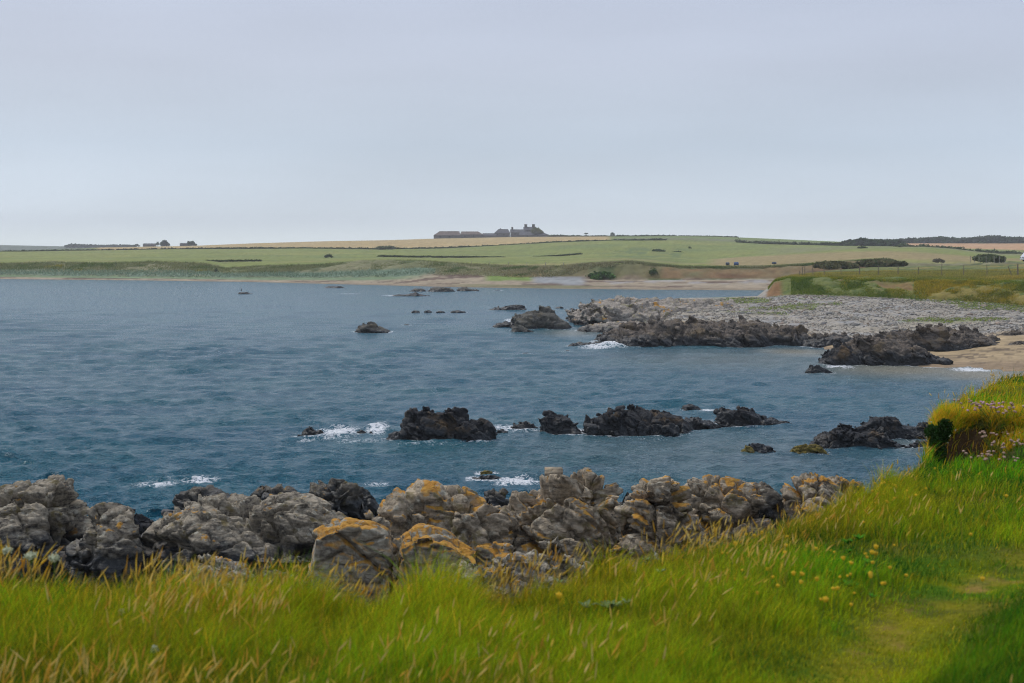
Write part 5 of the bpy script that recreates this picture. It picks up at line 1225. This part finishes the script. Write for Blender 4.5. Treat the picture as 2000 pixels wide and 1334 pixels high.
for (a_, b_, s_, l_) in spots:
    g_ = turf_at(a_, b_ + 12)
    o_ = yf if first else dup(yf, (0, 0, 0)); first = False
    hs = float(r_.uniform(1.15, 1.7))
    o_.location = g_; o_.scale = (s_ * .58, s_ * .58, s_ * hs); o_.rotation_euler = (r_.normal() * .15, r_.normal() * .2, r_.uniform(0, 6))
    o_['label'] = l_ or 'small yellow flower among many in the grass left of the footpath'
    o_['group'] = 'yellow flowers scattered through the grass'

def make_thrift(nh, spread, hh, mat, seed, name='thrift_clump'):
    r = np.random.default_rng(seed); root = empty(name, (0, 0, 0), 'x', 'flower clump')
    bm = bmesh.new(); bmh = []
    heads_ = []
    for i in range(nh):
        a = r.uniform(0, 6.28); q = math.sqrt(r.random()); t = (math.cos(a) * q * spread, math.sin(a) * q * spread * .6, hh * r.uniform(.7, 1.1)); b = (t[0] * .35, t[1] * .35, 0)
        stalk(bm, b, t, .0016); heads_.append(t)
    mesh_obj('stems', bm, M['stem'], root)
    for t in heads_:
        bm = bmesh.new(); bmesh.ops.create_icosphere(bm, subdivisions=2, radius=.0095, matrix=Matrix.Translation(t))
        for v in bm.verts:
            d = v.co - Vector(t); v.co = Vector(t) + d * (1 + .35 * mnoise.noise(d * 300 + Vector(t) * 50)); v.co.z = t[2] + (v.co.z - t[2]) * .75
        mesh_obj('flower_head', bm, mat, root)
    # leaf cushion
    n = 260; th = r.uniform(0, 6.28, n); q = np.sqrt(r.random(n)) * spread * .6
    base = np.stack([np.cos(th) * q, np.sin(th) * q, np.zeros(n)], 1)
    v, f, c = blades(base, .04 + .04 * r.random(n), np.full(n, .004), r.normal(size=(n, 2)) * .6, r.uniform(0, 3.14, n), pal_mix(r, n, [(.10, .15, .03), (.16, .14, .04), (.07, .11, .03)]))
    mk('leaf_cushion', v, f, M['leaf'], root, c); return root
def place(o, px, py, dz=0, sc=1, label=None, rot=0, fwd=0):
    g = turf_at(px, py); o.location = (g[0], g[1] + fwd, g[2] + dz); o.scale = (sc,) * 3; o.rotation_euler = (0, 0, rot); o['label'] = label
place(make_thrift(14, .13, .16, M['pink'], 1), 1925, 838, 0, 1.3, 'bright pink thrift clump above the earth scar')
place(make_thrift(34, .20, .15, M['pink_dry'], 2), 1968, 840, 0, 1.5, 'large faded pink thrift clump near the right edge')
place(make_thrift(9, .10, .18, M['pink_dry'], 3), 1882, 828, 0, 1.2, 'small faded thrift clump at the crown of the grass bank')
place(make_thrift(26, .16, .14, M['pink_dry'], 4), 1958, 890, 0, 1.3, 'brown pink thrift clump under the large faded clump')
place(make_thrift(24, .18, .13, M['pink_dry'], 5), 1935, 925, 0, 1.2, 'drooping faded thrift clump right of the earth scar')
place(make_thrift(20, .12, .16, M['pink_dry'], 6), 1815, 850, 0, 1.1, 'faded thrift clump hanging at the left rim of the bank')
place(make_thrift(24, .2, .12, M['pink_dry'], 7), 1990, 900, 0, 1.2, 'faded thrift clump cut by the right edge of the photo')

def make_umbel(seed, r_head, hh):
    r = np.random.default_rng(seed); root = empty('white_umbel_flower', (0, 0, 0), 'x', 'flower')
    bm = bmesh.new(); stalk(bm, (0, 0, 0), (.01, 0, hh * .85), .003)
    pts = []
    for i in range(16):
        a = i * 2.4; q = math.sqrt((i + .5) / 16) * r_head; t = (.01 + math.cos(a) * q, math.sin(a) * q, hh * (1 - .9 * (q / r_head) ** 2 * r_head)); stalk(bm, (.01, 0, hh * .84), t, .0012); pts.append(t)
    mesh_obj('stem', bm, M['stem'], root)
    bm = bmesh.new()
    for t in pts:
        for k in range(9):
            c = Vector(t) + Vector(r.normal(size=3)) * .0065; bmesh.ops.create_icosphere(bm, subdivisions=1, radius=.0045, matrix=Matrix.Translation(c))
    mesh_obj('flower_head', bm, M['white'], root); return root
for k_, (a_, b_, rh, l_) in enumerate([(62, 1058, .034, 'largest white umbel flower at the left among golden grass'), (60, 1090, .026, 'white umbel flower just below the largest one at the left'), (105, 1095, .024, 'white umbel flower right of the other two at the left'), (14, 1078, .020, 'small white umbel flower nearest the left edge'),
                                    (235, 1190, .012, 'small whitish flower head deep in the left grass'), (300, 1278, .012, 'small whitish flower head low in the left grass')]):
    hh_ = .26 if b_ < 1150 else .12
    py_ = b_ + hh_ * F / 6.6; g_ = turf_at(a_, min(py_, 1320)); o_ = make_umbel(50 + k_, rh, hh_); o_.location = g_; o_.scale = (.8, .8, 1) if b_ < 1150 else (.6, .6, .8); o_['label'] = l_
def make_silver(seed, nleaf, L_, mat='silver', name='silvery_plant'):
    r = np.random.default_rng(seed); root = empty(name, (0, 0, 0), 'x', 'plant'); 
    for i in range(nleaf):
        a = i * 2.4 + r.normal() * .2; el = .5 + .6 * r.random(); l = L_ * r.uniform(.7, 1.1); bm = bmesh.new(); prev = None
        for j in range(6):
            t = j / 5; rad = l * t * math.cos(el * (1 - .3 * t)); z = l * t * math.sin(el) * (1 - .35 * t); w = .016 * math.sin(math.pi * (.12 + .86 * t)) * (L_ / .1)
            c = Vector((math.cos(a) * rad, math.sin(a) * rad, z)); s = Vector((-math.sin(a), math.cos(a), 0)) * w * (1 if j % 2 else .7)
            cur_ = [bm.verts.new(c - s), bm.verts.new(c + Vector((0, 0, -.003))), bm.verts.new(c + s)]
            if prev: bm.faces.new((prev[0], prev[1], cur_[1], cur_[0])); bm.faces.new((prev[1], prev[2], cur_[2], cur_[1]))
            prev = cur_
        mesh_obj('leaf', bm, M[mat], root)
    return root
for k_, (a_, b_, n_, L__, l_) in enumerate([(1192, 1205, 11, .095, 'largest silvery leaved plant in the middle of the grass'), (1145, 1200, 7, .07, 'silvery plant left of the largest one'), (1225, 1195, 6, .06, 'silvery plant touching the right of the largest one'), (1262, 1105, 7, .05, 'silvery plant high in the grass below the dark crag foot'),
                                        (1215, 1108, 5, .04, 'small silvery plant with pale leaves near the upper grass rim'), (1092, 1150, 5, .05, 'silvery plant left of the upper group'), (960, 1165, 6, .055, 'silvery plant below the low pale rocks'), (850, 1190, 6, .06, 'silvery plant among dark leaves left of centre'),
                                        (985, 1240, 5, .05, 'silvery plant in the lower middle grass'), (1290, 1130, 6, .045, 'silvery plant right of the upper group'), (960, 1310, 5, .05, 'silvery plant near the bottom edge'), (885, 1215, 5, .05, 'silvery sprig just right of the dark leaf patch')]):
    o_ = make_silver(80 + k_, n_, L__); g_ = turf_at(a_, b_ + 8); o_.location = (g_[0], g_[1], g_[2] + .045); o_.scale = (.8,) * 3; o_['label'] = l_
M['weed_leaf'] = plain('green_weed_leaf', (.06, .20, .012), rough=.9, sc=30, spec=.05)
wd_ = make_silver(300, 8, .075, 'weed_leaf', 'broad_leaved_weed'); r_ = np.random.default_rng(12)
for k_ in range(26):
    o_ = wd_ if k_ == 0 else dup(wd_, (0, 0, 0))
    if k_ < 9: a_, b_ = 870 + r_.normal() * 45, 1212 + r_.normal() * 14
    else: a_, b_ = 1600 + r_.normal() * 95, 1135 + r_.normal() * 40
    g_ = turf_at(a_, b_); o_.location = (g_[0], g_[1], g_[2] + .03); o_.rotation_euler = (0, 0, r_.uniform(0, 6)); o_.scale = (r_.uniform(.45, .95),) * 3
    o_['label'] = 'dark green broad leaved weed in the patch left of the bottom centre' if k_ < 9 else 'dark green broad leaved weed among the yellow flowers by the footpath'
    o_['group'] = 'weeds left of the bottom centre' if k_ < 9 else 'weeds among the yellow flowers'
def cushion():
    r = np.random.default_rng(44); g = turf_at(1838, 905); root = empty('cushion_plant', (float(P(1838, 860, 12.2)[0]), 12.25, float(P(1838, 895, 12.2)[2])), 'dark green cushion plant hanging at the left of the earth scar', 'plant')
    cs = np.array([[0, 0, .05], [-.03, 0, .14], [.04, 0, .2], [.06, .02, .27], [-.05, .03, .22], [0, 0, -.03]]); rs = np.full((6, 3), .068)
    v, f, c = leafcloud(r, cs, rs, 3800, .009, [(.022, .05, .012), (.03, .07, .018)], .5)
    mk('leaf_mass', v, f, M['leaf_dull'], root, c)
    bm = bmesh.new()
    for i in range(26):
        d = r.normal(size=3); d /= np.linalg.norm(d); k = r.integers(0, 6); c_ = cs[k] + d * .088 * np.array([1, -abs(1), 1]) ; bmesh.ops.create_icosphere(bm, subdivisions=1, radius=.005, matrix=Matrix.Translation(c_))
    mesh_obj('small_blossoms', bm, M['white'], root)
cushion()

# ------------------------------------------------------------------ haze
HAZE = 0.00023
if HAZE:
    bm = bmesh.new(); bmesh.ops.create_cube(bm, size=1)
    for v in bm.verts: v.co = (v.co.x * 5600, v.co.y * 2860 + 1270, -9 + (v.co.z + .5) * 60)
    me = bpy.data.meshes.new('haze'); bm.to_mesh(me); bm.free()
    t = NT('haze_air'); t.t.nodes.remove(t.out); t.out = t.n('ShaderNodeOutputMaterial'); pv = t.n('ShaderNodeVolumePrincipled')
    pv.inputs['Color'].default_value = (.97, .98, 1, 1); pv.inputs['Density'].default_value = HAZE; pv.inputs['Anisotropy'].default_value = 0.0
    t.l(pv.outputs[0], t.out.inputs['Volume']); me.materials.append(t.m)
    o = bpy.data.objects.new('haze', me); C.objects.link(o); tag(o, 'thin sea haze over the bay', 'haze', kind='stuff')
